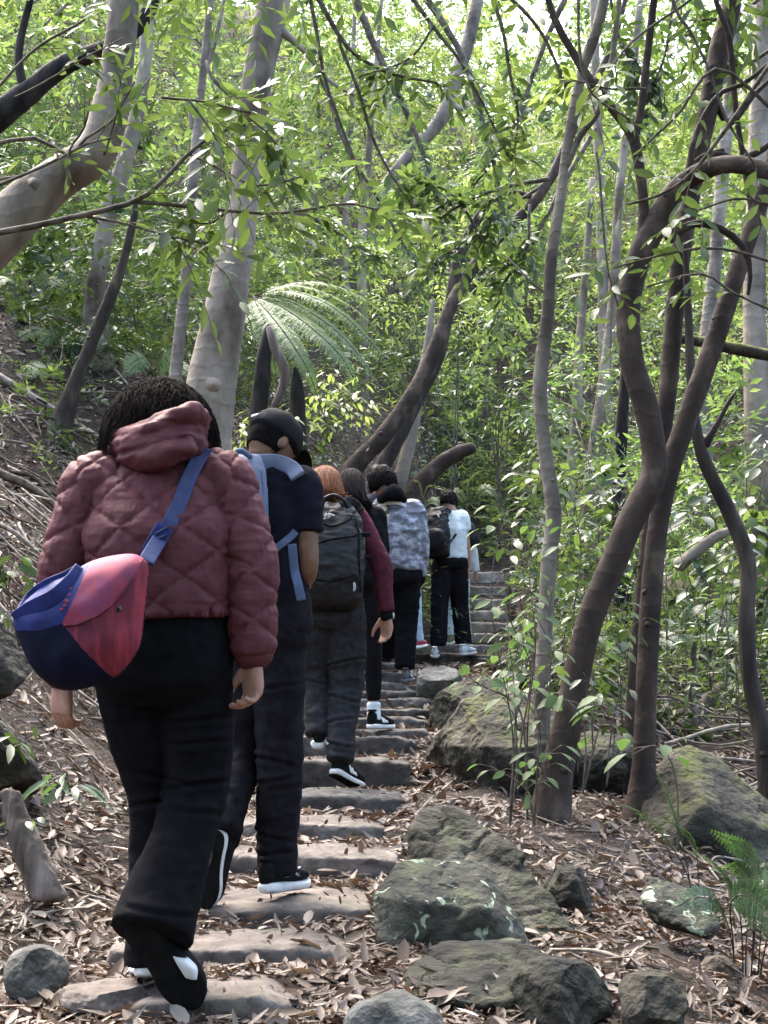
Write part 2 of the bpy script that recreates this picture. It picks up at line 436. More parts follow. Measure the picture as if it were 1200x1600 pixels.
gy = seg_axis([(-12, 2.5, .5), (2.5, 10, .06), (10, 20, .12), (20, 90.1, 1.2)])
GX, GY = np.meshgrid(gx, gy)
GZ = ground_z(GX, GY)
mb = MB()
ii, jj = np.meshgrid(np.arange(len(gy) - 1), np.arange(len(gx) - 1), indexing='ij')
a = ii * len(gx) + jj
mb.add(np.stack([GX, GY, GZ], -1).reshape(-1, 3), np.stack([a, a + 1, a + 1 + len(gx), a + len(gx)], -1).reshape(-1, 4))
tag(mb.build('ground', M['soil'], org=(0, 0, 0)), kind='structure')

def ico(sub):
    t = (1 + 5 ** .5) / 2
    v = norm(np.array([(-1, t, 0), (1, t, 0), (-1, -t, 0), (1, -t, 0), (0, -1, t), (0, 1, t), (0, -1, -t), (0, 1, -t), (t, 0, -1), (t, 0, 1), (-t, 0, -1), (-t, 0, 1)]))
    f = np.array([(0, 11, 5), (0, 5, 1), (0, 1, 7), (0, 7, 10), (0, 10, 11), (1, 5, 9), (5, 11, 4), (11, 10, 2), (10, 7, 6), (7, 1, 8), (3, 9, 4), (3, 4, 2), (3, 2, 6), (3, 6, 8), (3, 8, 9), (4, 9, 5), (2, 4, 11), (6, 2, 10), (8, 6, 7), (9, 8, 1)])
    for _ in range(sub):
        e = np.sort(np.concatenate([f[:, [0, 1]], f[:, [1, 2]], f[:, [2, 0]]]), 1)
        u, inv = np.unique(e, axis=0, return_inverse=True); inv = inv.reshape(-1)
        m = norm(v[u[:, 0]] + v[u[:, 1]]); k = len(f); n = len(v)
        ab, bc, ca = inv[:k] + n, inv[k:2 * k] + n, inv[2 * k:] + n
        v = np.vstack([v, m])
        f = np.vstack([np.stack([f[:, 0], ab, ca], 1), np.stack([f[:, 1], bc, ab], 1), np.stack([f[:, 2], ca, bc], 1), np.stack([ab, bc, ca], 1)])
    return v, f
ICO5, ICO6 = ico(5), ico(6)
def hull(points):
    bm = bmesh.new()
    for p in points: bm.verts.new(p)
    r_ = bmesh.ops.convex_hull(bm, input=bm.verts)
    bmesh.ops.delete(bm, geom=list({e for e in r_['geom_interior'] + r_['geom_unused'] if isinstance(e, bmesh.types.BMVert)}), context='VERTS')
    bm.verts.index_update(); bmesh.ops.recalc_face_normals(bm, faces=bm.faces)
    v = np.array([x.co[:] for x in bm.verts]); f = np.array([[y.index for y in x.verts] for x in bm.faces]); bm.free()
    return v, f
def weather(mb, voxel, seed, big=.03, mid=.014, fine=.006, crack=.014, it=1):
    """broken stone: facets softened, then roughened and cracked"""
    v, n, f = remesh(mb, voxel, it)
    d = ridge(v * np.array([2.2, 2.2, 6]) + seed, seed, 2) * big * .7 + fbm(v * 3.1 + seed, seed, 2) * big * .5 + fbm(v * 10 + seed, seed + 3, 3) * mid + fbm(v * 34 + seed, seed + 7, 3) * fine
    c = np.abs(fbm(v * np.array([3.4, 3.4, 5]) + seed * 1.7, seed + 11, 3)); d = d - crack * np.exp(-(c / .014) ** 2)
    return v + n * d[:, None], f
def slab(x0, x1, Y, zt, zb, dep, seed):
    """a rough split stone: uneven corners, worn top, broken face"""
    r = np.random.default_rng(seed)
    pts = []
    w = x1 - x0
    for fx in (0, .18, .5, .82, 1):
        jz = r.uniform(-.022, .004) - (.02 if fx in (0, 1) else 0); jy = r.uniform(-.03, .05) + (.06 if fx in (0, 1) else 0)
        x = x0 + w * (fx + r.uniform(-.02, .02) * (0 < fx < 1))
        pts += [(x, Y + jy, zt + jz), (x + r.uniform(-.02, .02), Y + jy + r.uniform(-.015, .03), zb - .06), (x, Y + dep + r.uniform(-.08, .06), zt + jz * .6 + r.uniform(-.01, .006)), (x, Y + dep, zb - .06)]
    v, f = hull(pts)
    return weather(MB().add(v, f), .0125, seed, .020, .016, .007, .012, 1)
for i, (g, s) in enumerate(zip(step_geo, STEPS)):
    nx = step_geo[i + 1][2] if i + 1 < len(step_geo) else 99
    dep = g[5]
    W, f = slab(g[0], g[1], g[2], g[3], g[4], dep, i + 3)
    b = MB().add(W, f)
    tag(b.build('stone_step', M['step_lit' if i > 16 else 'step' if i < 5 else 'step_d']), s[5], 'stone step', 'stone steps of the trail')

def rock(c, hx, hy, hz, seed, mt, label, cuts=9, rz=0, tilt=(0, 0), rough=1., sub=6, name='boulder', cutd=(.62, .92), extra=()):
    """angular boulder: a ball planed by random cuts, then weathered"""
    v, f = ICO6 if sub == 6 else ICO5
    r = np.random.default_rng(seed)
    P = v.copy()
    pl = [norm(r.normal(size=3) * np.array([1, 1, .8])) for _ in range(cuts)]
    ds = [r.uniform(*cutd) for _ in pl]
    for e in extra: pl.append(norm(np.array(e[:3], float))); ds.append(e[3])
    for n, d in zip(pl, ds):
        k = P @ n - d
        P -= np.maximum(k, 0)[:, None] * n * .97
    N = norm(v)
    P = P + N * (fbm(P * 2.2 + seed, seed, 4) * .10 * rough)[:, None]
    P = P * np.array([hx, hy, hz])
    P = P + N * (fbm(P * 9 + seed, seed + 2, 4) * .022 * rough + ridge(P * 5 + seed, seed + 5, 3) * .012 * rough)[:, None]
    cz, sz = math.cos(rz), math.sin(rz)
    P = P @ np.array([[1, 0, 0], [0, math.cos(tilt[0]), math.sin(tilt[0])], [0, -math.sin(tilt[0]), math.cos(tilt[0])]])
    P = P @ np.array([[math.cos(tilt[1]), 0, -math.sin(tilt[1])], [0, 1, 0], [math.sin(tilt[1]), 0, math.cos(tilt[1])]])
    P = P @ np.array([[cz, sz, 0], [-sz, cz, 0], [0, 0, 1]])
    return tag(MB().add(P + np.asarray(c), f).build(name, M[mt]), label, 'boulder' if max(hx, hz) > .12 else 'stone')
def prock(x0, x1, y0, y1, Y, depth, *a, **k):
    """boulder whose outline fills the given pixel box at distance Y"""
    c = at((x0 + x1) / 2, (y0 + y1) / 2, Y)
    s = Y / F
    return rock(c, (x1 - x0) / 2 * s * 1.06, depth, (y1 - y0) / 2 * s * 1.1, *a, **k)
def hrock(pts, Y, seed, mt, label, more=(), voxel=.0125, **k):
    k.setdefault('it', 0)
    """boulder from the corners of its facets (px, py, dY)"""
    b_ = MB()
    for pp in (pts,) + tuple(more):
        v, f = hull([at(p[0], p[1], Y + p[2]) for p in pp]); b_.add(v, f)
    v, f = weather(b_, voxel, seed, **k)
    return tag(MB().add(v, f).build('boulder', M[mt]), label, 'boulder')
hrock([(584, 1400, .02), (620, 1350, .12), (655, 1343, .16), (722, 1360, .14), (748, 1348, .2), (778, 1388, .12), (815, 1440, .05), (832, 1500, .0), (800, 1520, -.06), (700, 1500, -.12), (588, 1480, -.06), (640, 1395, -.02), (762, 1420, -.1), (612, 1405, -.06), (610, 1400, .45), (800, 1440, .5), (700, 1360, .42)],
      4.72, 11, 'rock_lich', 'angular grey green boulder with pale lichen spots beside the running shoe step', big=.012, mid=.008, fine=.007)
hrock([(634, 1345, .05), (638, 1290, .1), (658, 1262, .22), (692, 1258, .26), (742, 1300, .12), (812, 1348, -.05), (862, 1398, -.2), (928, 1492, -.42), (905, 1525, -.5), (830, 1500, -.42), (740, 1420, -.2), (640, 1420, -.02), (665, 1290, .7), (900, 1470, .15), (760, 1330, .55)],
      5.2, 23, 'rock', 'large dark wedge boulder with a long cracked edge sloping to the right',
      more=([(690, 1254, .2), (716, 1262, .18), (770, 1298, .06), (822, 1336, -.06), (812, 1352, -.1), (762, 1336, -.04), (716, 1302, .08), (698, 1275, .14), (725, 1280, .5), (820, 1345, .2)],), big=.012, mid=.009, fine=.008, crack=.022)
hrock([(628, 1520, .02), (690, 1470, .22), (800, 1464, .26), (872, 1496, .15), (880, 1530, .0), (845, 1556, -.12), (760, 1572, -.18), (650, 1560, -.12), (640, 1590, -.05), (850, 1590, -.05), (760, 1600, .1)], 4.22, 31, 'rock', 'low flat dull slab lying in leaves in front of the lichen boulder', big=.02)
prock(802, 945, 1508, 1640, 4.1, .15, 37, 'rock', 'round dark green stone at the bottom edge below the wedge boulder', cuts=4)
prock(972, 1068, 1528, 1625, 4.0, .11, 41, 'rock_moss', 'small mossy stone next to the round green stone at the bottom edge', cuts=6)
prock(548, 690, 1563, 1660, 3.75, .14, 43, 'rock_grey', 'grey stone cut off by the bottom edge near the lowest step', cuts=6)
prock(668, 900, 1092, 1275, 8.3, .45, 47, 'rock_moss', 'big mossy boulder at the path edge behind the broad leaved saplings', cuts=7, extra=((-.8, -.5, .3, .72), (0, -.6, .8, .72)))
prock(672, 800, 1066, 1145, 9.9, .4, 53, 'rock', 'dark boulder sloping down to the steps above the big mossy boulder', cuts=7, tilt=(0, -.35))
prock(652, 722, 1042, 1100, 10.9, .2, 59, 'rock_grey', 'small grey block beside the grey shoe of the camouflage jacket walker', cuts=8)
prock(775, 905, 1018, 1085, 12.0, .4, 61, 'rock', 'long low rock at the right end of the white shoes ledge', cuts=6)
hrock([(992, 1300, .1), (1000, 1240, .2), (1040, 1178, .3), (1075, 1164, .35), (1120, 1185, .3), (1200, 1262, .1), (1290, 1330, 0), (1280, 1380, -.1), (1150, 1350, -.25), (1040, 1335, -.25), (1100, 1260, -.22), (1020, 1290, -.1), (1060, 1200, .95), (1260, 1320, .9), (1130, 1200, .9)], 7.3, 67, 'rock_moss', 'large grey boulder with a yellow green moss cap behind the forked tree', voxel=.018, big=.02, mid=.014, fine=.008)
prock(872, 1010, 1150, 1260, 8.4, .4, 71, 'rock', 'dull green rock between the two trunks of the forked tree', cuts=7)
hrock([(998, 1398, .1), (1014, 1368, .2), (1058, 1382, .18), (1104, 1398, .12), (1128, 1446, .0), (1098, 1462, -.04), (1040, 1440, -.02), (1010, 1415, .02), (1020, 1440, .1), (1110, 1470, .1), (1060, 1400, .3)], 5.0, 73, 'rock_lich', 'thin tilted green slab behind the black fern stems', voxel=.012, big=.008, mid=.006, crack=.004)
prock(12, 98, 1484, 1562, 4.15, .10, 79, 'rock_grey', 'smooth grey cobble on leaves at the left bottom corner', cuts=3, rough=.6)
prock(-90, 50, 975, 1110, 6.6, .25, 83, 'rock_moss', 'mossy rock in the bank left of the blue bag', cuts=14, cutd=(.5, .8))
prock(-90, 58, 1120, 1265, 5.9, .25, 89, 'rock_moss', 'mossy rock above the broken stump', cuts=14, cutd=(.5, .8))
prock(1092, 1156, 1500, 1590, 4.7, .1, 97, 'rock_brown', 'brown stone half buried under the fern in the right bottom corner', cuts=5)
prock(852, 925, 1362, 1438, 5.5, .13, 101, 'rock', 'small dark rock in leaf litter right of the wedge boulder', cuts=7)
prock(362, 412, 1185, 1236, 7.9, .15, 103, 'rock_grey', 'grey stone wedged at the left end of the tall block step', cuts=7)
prock(105, 220, 1530, 1590, 4.05, .14, 107, 'step', 'flat brown stone left of the lowest step', cuts=5, extra=((0, 0, 1, .5),))
prock(440, 492, 1085, 1135, 9.0, .16, 109, 'rock', 'dark rock left of the steps behind the man in the cap', cuts=7)

# ------------------------------------------------------------------ leaves: vectorised
def leaf_geo(mb, P, D, U, L, W, fold=.25, droop=.12, hi=True, mi=0):
    """folded pointed leaves: base points, directions, up vectors, lengths, widths"""
    n = len(P); D = norm(D); X = norm(np.cross(D, U)); N = np.cross(X, D)
    L = np.broadcast_to(L, n)[:, None]; W = np.broadcast_to(W, n)[:, None]
    if hi:
        rows = []
        for t, w in ((0, 0), (.3, .46), (.62, .5), (.85, .27), (1, 0)):
            c = P + D * L * t - N * L * droop * t * t
            if w == 0: rows.append(c[:, None])
            else: rows.append(np.stack([c - X * W * w + N * W * w * fold, c, c + X * W * w + N * W * w * fold], 1))
        V = np.concatenate(rows, 1)                      # 1+3+3+3+1 = 11
        q = np.array([(0, 2, 1, 1), (0, 3, 2, 2), (1, 2, 5, 4), (2, 3, 6, 5), (4, 5, 8, 7), (5, 6, 9, 8), (7, 8, 10, 10), (8, 9, 10, 10)])
        tri = np.array([(0, 2, 1), (0, 3, 2), (7, 8, 10), (8, 9, 10)]); qd = q[2:6]
        o = (np.arange(n) * 11)[:, None, None]
        mb.add(V.reshape(-1, 3), (qd[None] + o).reshape(-1, 4), mi)
        base = mb.n - n * 11
        ft = (tri[None] + o + base).reshape(-1)
        mb.f.append(ft); mb.c.append(np.full(n * 4, 3)); mb.mi.append(np.full(n * 4, mi))
    else:
        m = P + D * L * .45 - N * L * droop * .2
        V = np.stack([P, m - X * W * .5 + N * W * fold * .5, P + D * L - N * L * droop, m + X * W * .5 + N * W * fold * .5], 1)
        o = (np.arange(n) * 4)[:, None, None]
        mb.add(V.reshape(-1, 3), (np.array([(0, 2, 1), (0, 3, 2)])[None] + o).reshape(-1, 3), mi)
    return mb
def sprays(mb, O, D, L, nl, ll, lw, r, hi=False, droop=.25, open_=.85, jitter=.25, fold=.25, twig=None, tw=.003, mi=0):
    """twigs that carry alternate leaves"""
    O = np.asarray(O, float); D = norm(D); n = len(O); L = np.broadcast_to(L, n)
    up = np.array([0, 0, 1.]) + r.normal(size=(n, 3)) * .25
    Sd = norm(np.cross(D, up) + 1e-6); U0 = norm(np.cross(Sd, D))
    t = (np.arange(nl) + .6) / nl
    sg = np.where(np.arange(nl) % 2, 1., -1.)
    C = O[:, None] + D[:, None] * (L[:, None] * t)[..., None]
    C[..., 2] -= droop * L[:, None] * t[None] ** 2
    ld = D[:, None] * (.45 + .6 * t[None, :, None] ** 3) + Sd[:, None] * (sg[None, :, None] * open_ * (1 - .55 * t[None, :, None] ** 3)) + r.normal(size=(n, nl, 3)) * jitter
    ld[..., 2] -= droop * t[None] * .8
    u = U0[:, None] + r.normal(size=(n, nl, 3)) * .35
    k = n * nl
    sc = r.uniform(.65, 1.15, k)
    leaf_geo(mb, C.reshape(-1, 3), ld.reshape(-1, 3), u.reshape(-1, 3), ll * sc, lw * sc * r.uniform(.8, 1.2, k), fold, .15, hi, mi)
    if twig is not None:
        for i in range(n):
            tt = np.linspace(0, 1, 4)[:, None]
            Q = O[i] + D[i] * L[i] * tt; Q[:, 2] -= droop * L[i] * tt[:, 0] ** 2
            tube(twig, Q, np.array([1, .8, .6, .35]) * tw, 4, cap=False)
    return mb
def clump(r, c, rad, n, flat=1.0, shell=.45):
    """n spray origins and outward directions in an uneven crown round c"""
    d = norm(r.normal(size=(n, 3)) * np.array([1, 1, flat]))
    k = r.uniform(shell, 1, n) ** .7
    lob = 1 + .35 * fbm(d * 2.3 + c[0] * 7.1, int(abs(c[1] * 31)) % 97, 2)
    O = np.asarray(c) + d * (k * lob)[:, None] * np.asarray(rad)
    D = norm(d + r.normal(size=(n, 3)) * .6 + np.array([0, 0, .15]))
    return O, D

# fallen leaves
def scatter_litter(n, y0, y1, l0, l1, seed, hi, thr=-.22):
    r = np.random.default_rng(seed)
    y = y0 * (y1 / y0) ** r.uniform(size=n)
    x = (np.where(r.uniform(size=n) < .78, r.uniform(-60, 1260, n), r.uniform(-600, 1800, n)) - 600) / F * y
    for i, g in enumerate(step_geo):                       # swept treads keep few leaves
        on = (x > g[0]) & (x < g[1]) & (y > g[2] - .02) & (y < g[2] + g[5] * .75)
        keep = r.uniform(size=n) < .04
        m = on & ~keep; x = x[~m]; y = y[~m]; n = len(x)
    bare = fbm(np.stack([x * 2.2, y * 2.2, x * 0], -1), 91, 3) + r.normal(size=len(x)) * .12     # leaves drift into heaps and leave soil bare
    m = bare > thr; x = x[m]; y = y[m]; n = len(x)
    z = ground_z(x, y)
    for g in step_geo:
        on = (x > g[0]) & (x < g[1]) & (y > g[2]) & (y < g[2] + g[5] * .9)
        z = np.where(on, np.maximum(z, g[3] - .012), z)
    e = .04
    nx = -(ground_z(x + e, y) - z) / e; ny = -(ground_z(x, y + e) - z) / e
    N = norm(np.stack([np.clip(nx, -1.2, 1.2), np.clip(ny, -1.2, 1.2), np.ones(n)], -1) + r.normal(size=(n, 3)) * .33)
    D = r.normal(size=(n, 3)); D = norm(D - N * np.sum(D * N, 1)[:, None])
    L = r.uniform(l0, l1, n) * r.choice([.6, .8, 1, 1, 1.3, 1.9], n)
    W = L * (r.uniform(.16, .40, n) if l1 < .12 else r.uniform(.05, .13, n))
    P = np.stack([x, y, z + r.uniform(.0, .03, n)], -1) - D * L[:, None] * .5
    return leaf_geo(MB(), P, D, N, L, W, .5 if hi else .3, r.uniform(-.25, .3), hi)
mb = scatter_litter(32000, 3.0, 8.5, .022, .062, 1, True)
tag(mb.build('leaf_litter', M['litter'], org=(0, 0, 0)), 'carpet of pale brown fallen leaves over the trail edge', kind='stuff')
mb = scatter_litter(700, 3.0, 8, .09, .16, 6, True)
tag(mb.build('bark_strips', M['litter'], org=(0, 0, 0)), 'long strips of shed bark and curled leaves among the litter', kind='stuff')
mb = scatter_litter(20000, 3.0, 9, .008, .024, 5, False, -9)
tag(mb.build('leaf_crumbs', M['litter'], org=(0, 0, 0)), 'crumbled leaf fragments on the bare soil between the leaves', kind='stuff')
mb = scatter_litter(60000, 8.0, 24, .05, .10, 2, False)
tag(mb.build('leaf_litter', M['litter'], org=(0, 0, 0)), 'fallen leaves covering the bank further up the trail', kind='stuff')
# ------------------------------------------------------------------ trees: traced centre lines (px, py, width px[, dY]) at distance Y
def trace(pts, Y, n=None, wob=0, seed=0, up=0):
    P = np.array([at(p[0], p[1], Y + (p[3] if len(p) > 3 else 0)) for p in pts])
    rad = np.array([p[2] * (Y + (p[3] if len(p) > 3 else 0)) / F / 2 for p in pts])
    n = n or max(10, int(np.sum(np.linalg.norm(np.diff(P, axis=0), axis=1)) / .07))
    Q = spline(np.column_stack([P, rad]), n)
    P, rad = Q[:, :3], np.maximum(Q[:, 3], .002)
    if wob:
        s = np.cumsum(np.r_[0, np.linalg.norm(np.diff(P, axis=0), axis=1)])
        for k in range(2):
            P[:, k] += wob * fbm(np.column_stack([s * 2.5, s * 0 + seed, s * 0 + k * 5]), seed, 3)
    return P, rad
def knots(mb, P, rad, k, r):
    """branch scars: short flared collars on the side that shows"""
    for _ in range(k):
        i = r.integers(2, len(P) - 2)
        a = r.uniform(-1.2, 1.2)
        d = norm(np.array([math.sin(a), -math.cos(a), r.uniform(-.1, .3)]))
        tube(mb, np.array([P[i] + d * rad[i] * .75, P[i] + d * rad[i] * 1.02, P[i] + d * rad[i] * 1.1]), np.array([.42, .3, .13]) * rad[i], 9, .25, 30, int(i))
def tree(label, Y, trunk, branches=(), bark='bark_grey', rough=.09, seg=16, crown=None, kn=3, seed=1, group=None, name='tree', twigs=0, flare=True, cat='tree', ws=1.0):
    r = np.random.default_rng(seed)
    trunk = [(p[0], p[1], p[2] * ws) + tuple(p[3:]) for p in trunk]
    P, rad = trace(trunk, Y, seed=seed)
    if flare:
        base = P[0].copy(); base[2] = min(base[2], float(ground_z(base[0], base[1]))) - .08
        if base[2] < P[0][2] - .1:
            P = np.vstack([base, P]); rad = np.r_[rad[0] * 1.15, rad]
        k = np.exp(-np.linalg.norm(P - P[0], axis=1) / .22)
        rad = rad * (1 + .6 * k)
    e = empty(name, P[0], label, cat, group)
    mb = MB(); tube(mb, P, rad, seg, rough, 7, seed)
    if kn: knots(mb, P, rad, kn, r)
    mb.build('trunk', M[bark], e)
    for b in branches:
        bp, br = trace(b, Y, wob=.012, seed=seed + len(b))
        m2 = MB(); tube(m2, bp, br, 10 if br[0] > .02 else 6, rough, 9, seed + 3); m2.build('branch', M[bark], e)
    if crown:
        (c, rd, n, lm, ll) = crown
        O, D = clump(r, c, rd, n)
        tw = MB(); cb = MB()
        for k in range(5):
            d = norm(r.normal(size=3)); q = np.asarray(c) + d * np.asarray(rd) * .8
            tube(tw, np.array([P[-1], (P[-1] + q) / 2 + r.normal(size=3) * .15, q]), np.array([rad[-1] * .7, rad[-1] * .4, .008]), 6, .1, 9, k, n=8)
        sprays(cb, O, D, r.uniform(.4, .75, n), 12, ll, ll * .33, r, False)
        tw.build('limbs', M[bark], e); cb.build('crown', M[lm], e)
    return e

tree('broad smooth grey trunk rising behind the dark haired walker in the maroon jacket', 10.5,
     [(316, 690, 92), (336, 570, 76), (358, 450, 65), (376, 350, 52), (386, 250, 47), (402, 125, 50), (426, 10, 54), (448, -120, 48), (470, -300, 44)],
     [[(430, 40, 20), (470, 75, 10), (520, 130, 6), (600, 170, 4)], [(398, 180, 14), (350, 140, 9), (330, 120, 7), (322, 95, 4)], [(365, 400, 9), (330, 385, 6), (290, 400, 4)]],
     'bark_pale', .07, 20, kn=6, seed=3, crown=((-.6, 9.3, 9.0), (2.6, 2.2, 1.3), 260, 'leaf_mid', .13))
tree('smooth pale trunk that sweeps in from the side and bends straight up', 8.2,
     [(-150, 470, 92), (-40, 400, 90), (25, 335, 84), (85, 283, 72), (150, 236, 66), (174, 160, 58), (186, 80, 52), (194, 0, 50), (200, -150, 46), (205, -300, 40)],
     [[(160, 210, 16), (120, 235, 9), (60, 270, 6), (-10, 280, 5)], [(45, 305, 18), (20, 300, 9), (5, 310, 5)]],
     'bark_pale', .06, 20, kn=5, seed=5, flare=False, crown=((-1.5, 7.6, 6.3), (1.9, 1.8, 1.0), 190, 'leaf_mid', .13))
tree('dark rough trunk leaning across behind the bent pale trunk', 10.8,
     [(-90, 250, 62), (-10, 185, 48), (45, 145, 40), (100, 102, 34), (165, 75, 28), (215, 42, 26), (250, -20, 22), (300, -120, 18)], [[(40, 150, 18), (30, 80, 14), (50, -10, 12), (60, -60, 8)]],
     'bark_burnt', .12, 12, kn=0, seed=7, flare=False)
tree('dark leaning sapling trunk with mossy foot on the leaf covered bank', 12.3,
     [(78, 712, 46), (98, 655, 34), (120, 590, 23), (145, 530, 22), (172, 465, 20), (192, 410, 16), (208, 345, 12), (214, 300, 8)], [],
     'bark_mossy', .16, 12, kn=1, seed=9)
tree('slender pale trunk between the bent trunk and the broad smooth trunk', 13.6,
     [(150, 440, 30), (160, 380, 30), (174, 320, 32), (190, 270, 28), (212, 190, 25), (226, 100, 23), (232, 0, 22), (236, -100, 18)], [], 'bark_pale', .06, 14, seed=11,
     crown=((-2.2, 13, 8.6), (2.2, 2, 1.6), 170, 'leaf_far', .12))
tree('thin straight pale trunk with a narrow fork, just beside the broad smooth trunk', 12,
     [(270, 640, 22), (277, 560, 21), (287, 470, 19), (297, 370, 18), (303, 260, 17), (312, 160, 14), (322, 70, 13), (332, -40, 11), (340, -160, 9)],
     [[(318, 120, 10), (338, 60, 8), (352, -10, 6), (360, -60, 4)], [(300, 200, 8), (290, 150, 5), (262, 100, 3)]], 'bark_grey', .07, 12, seed=13, kn=4)
tree('long brown trunk leaning over the head of the line of walkers', 14.5,
     [(535, 760, 44), (560, 722, 34), (600, 680, 34), (648, 610, 31), (682, 540, 30), (704, 480, 27), (735, 425, 25), (780, 370, 23), (826, 325, 22), (862, 275, 20), (895, 205, 17), (930, 130, 15), (960, 60, 13), (985, -30, 10)],
     [[(720, 450, 16), (712, 410, 14), (728, 370, 12), (752, 330, 9), (772, 310, 5)], [(842, 312, 10), (800, 300, 7), (770, 330, 4)]], 'bark_brown_backlit', .1, 14, seed=15, kn=4, ws=0.82)
tree('dark slim trunk leaning close behind the long brown leaning trunk', 15.6,
     [(588, 745, 26), (620, 690, 24), (655, 620, 20), (684, 560, 20), (702, 480, 17), (712, 420, 15), (740, 360, 12), (764, 318, 8)], [], 'bark_dark', .12, 10, seed=17, kn=0)
tree('weathered grey trunk slanting up to the treetops behind the drooping leaves', 18,
     [(578, 330, 26), (612, 280, 24), (645, 235, 22), (690, 185, 24), (712, 120, 27), (735, 50, 22), (752, -30, 18), (770, -120, 14)],
     [[(700, 150, 14), (722, 170, 9), (760, 130, 5)]], 'bark_grey', .12, 12, seed=19, kn=3, flare=False)
tree('slim pale trunk with a slight kink standing just right of the stairs', 8.0,
     [(846, 1130, 33), (848, 1050, 31), (853, 960, 31), (858, 870, 33), (865, 800, 34), (851, 700, 30), (844, 600, 30), (855, 500, 28), (862, 400, 25), (876, 310, 24), (884, 240, 20), (895, 180, 24), (910, 110, 22), (934, 40, 24), (950, -40, 22), (960, -160, 18)],
     [[(882, 260, 14), (908, 210, 11), (935, 175, 10), (955, 100, 9), (965, 20, 9), (975, -40, 6)], [(868, 470, 6), (830, 440, 4), (790, 400, 3)]], 'bark_grey', .07, 14, seed=21, kn=5, ws=0.76,
     crown=((1.6, 7.5, 6.2), (1.7, 1.5, .8), 110, 'leaf_mid', .12))
tree('big dark brown tree with an S shaped limb rooted in leaf litter', 7.2,
     [(856, 1290, 66), (868, 1220, 60), (886, 1130, 56), (918, 980, 56), (950, 900, 57), (985, 815, 58), (1020, 748, 58), (1020, 690, 54), (1008, 630, 54), (990, 575, 53), (982, 520, 53), (984, 460, 53), (1000, 400, 55), (1030, 340, 55), (1062, 292, 47, -.05), (1110, 262, 42, -.15), (1160, 258, 40, -.25), (1215, 280, 42, -.35), (1270, 330, 38, -.4), (1335, 395, 30, -.45), (1400, 430, 20, -.5), (1460, 440, 7, -.5)],
     [[(1003, 380, 22), (1004, 320, 18), (996, 250, 18), (985, 205, 19), (950, 160, 16), (922, 125, 16), (890, 75, 14), (862, 20, 12), (845, -40, 10)],
      [(992, 225, 14), (1002, 170, 13), (1012, 90, 13), (1022, 10, 12), (1030, -60, 9)],
      [(1045, 372, 22), (1075, 352, 14), (1105, 350, 13), (1135, 362, 12), (1160, 385, 11), (1172, 420, 9), (1170, 460, 5)],
      [(1100, 268, 16), (1120, 240, 12), (1150, 250, 12), (1180, 240, 12), (1205, 225, 10)],
      [(1060, 300, 14), (1090, 250, 10), (1130, 235, 9)],
      [(1075, 290, 12), (1086, 215, 10), (1122, 150, 9), (1165, 130, 8), (1215, 90, 7)]],
     'bark_brown_backlit', .07, 20, seed=23, kn=4, ws=0.74, cat='tree')
tree('brown trunk that crosses behind the S shaped limb and leans away to the edge', 7.5,
     [(1000, 1300, 58), (1006, 1200, 42), (1010, 1080, 41), (1016, 950, 42), (1026, 840, 41), (1042, 750, 42), (1068, 670, 42), (1100, 580, 41), (1128, 500, 40), (1150, 430, 38), (1170, 370, 36), (1190, 310, 34), (1215, 220, 30), (1240, 100, 26), (1262, -20, 20), (1285, -160, 13), (1300, -300, 5)],
     [[(1178, 350, 12), (1165, 280, 9), (1150, 180, 10), (1140, 60, 11), (1120, 0, 9), (1112, -60, 6)]], 'bark_brown_backlit', .07, 18, seed=25, kn=4, ws=0.8)
tree('straight dark trunk standing between the two forks of the brown trees', 8.3,
     [(984, 1180, 22), (992, 1050, 24), (1003, 940, 27), (1018, 800, 30), (1034, 690, 31), (1046, 580, 34), (1056, 470, 34), (1068, 370, 36), (1092, 240, 36), (1108, 160, 38), (1124, 80, 40), (1144, 0, 38), (1165, -120, 34)],
     [[(1115, 150, 16), (1140, 195, 10), (1175, 150, 8), (1220, 110, 6)]], 'bark_brown_backlit', .08, 16, seed=27, kn=4, ws=0.88,
     crown=((2.4, 6.9, 6.1), (1.8, 1.5, .9), 150, 'leaf_dark', .13))
tree('gnarled dead dark trunk with a snapped fork at the far edge', 8.2,
     [(1215, 1260, 44), (1192, 1150, 30), (1172, 1060, 27), (1166, 970, 27), (1168, 880, 27), (1140, 800, 25), (1112, 745, 23), (1094, 700, 20), (1084, 640, 15), (1078, 560, 15), (1074, 450, 12), (1070, 380, 8)],
     [[(1102, 695, 14), (1122, 660, 9), (1138, 630, 7), (1150, 612, 3)]], 'bark_dark', .18, 14, seed=29, kn=2)
tree('black charred trunk in the undergrowth right of the slim pale trunk', 13,
     [(972, 900, 24), (966, 790, 22), (970, 690, 22), (976, 600, 18), (984, 500, 13), (990, 420, 8)], [], 'bark_burnt', .18, 10, seed=31, kn=0)
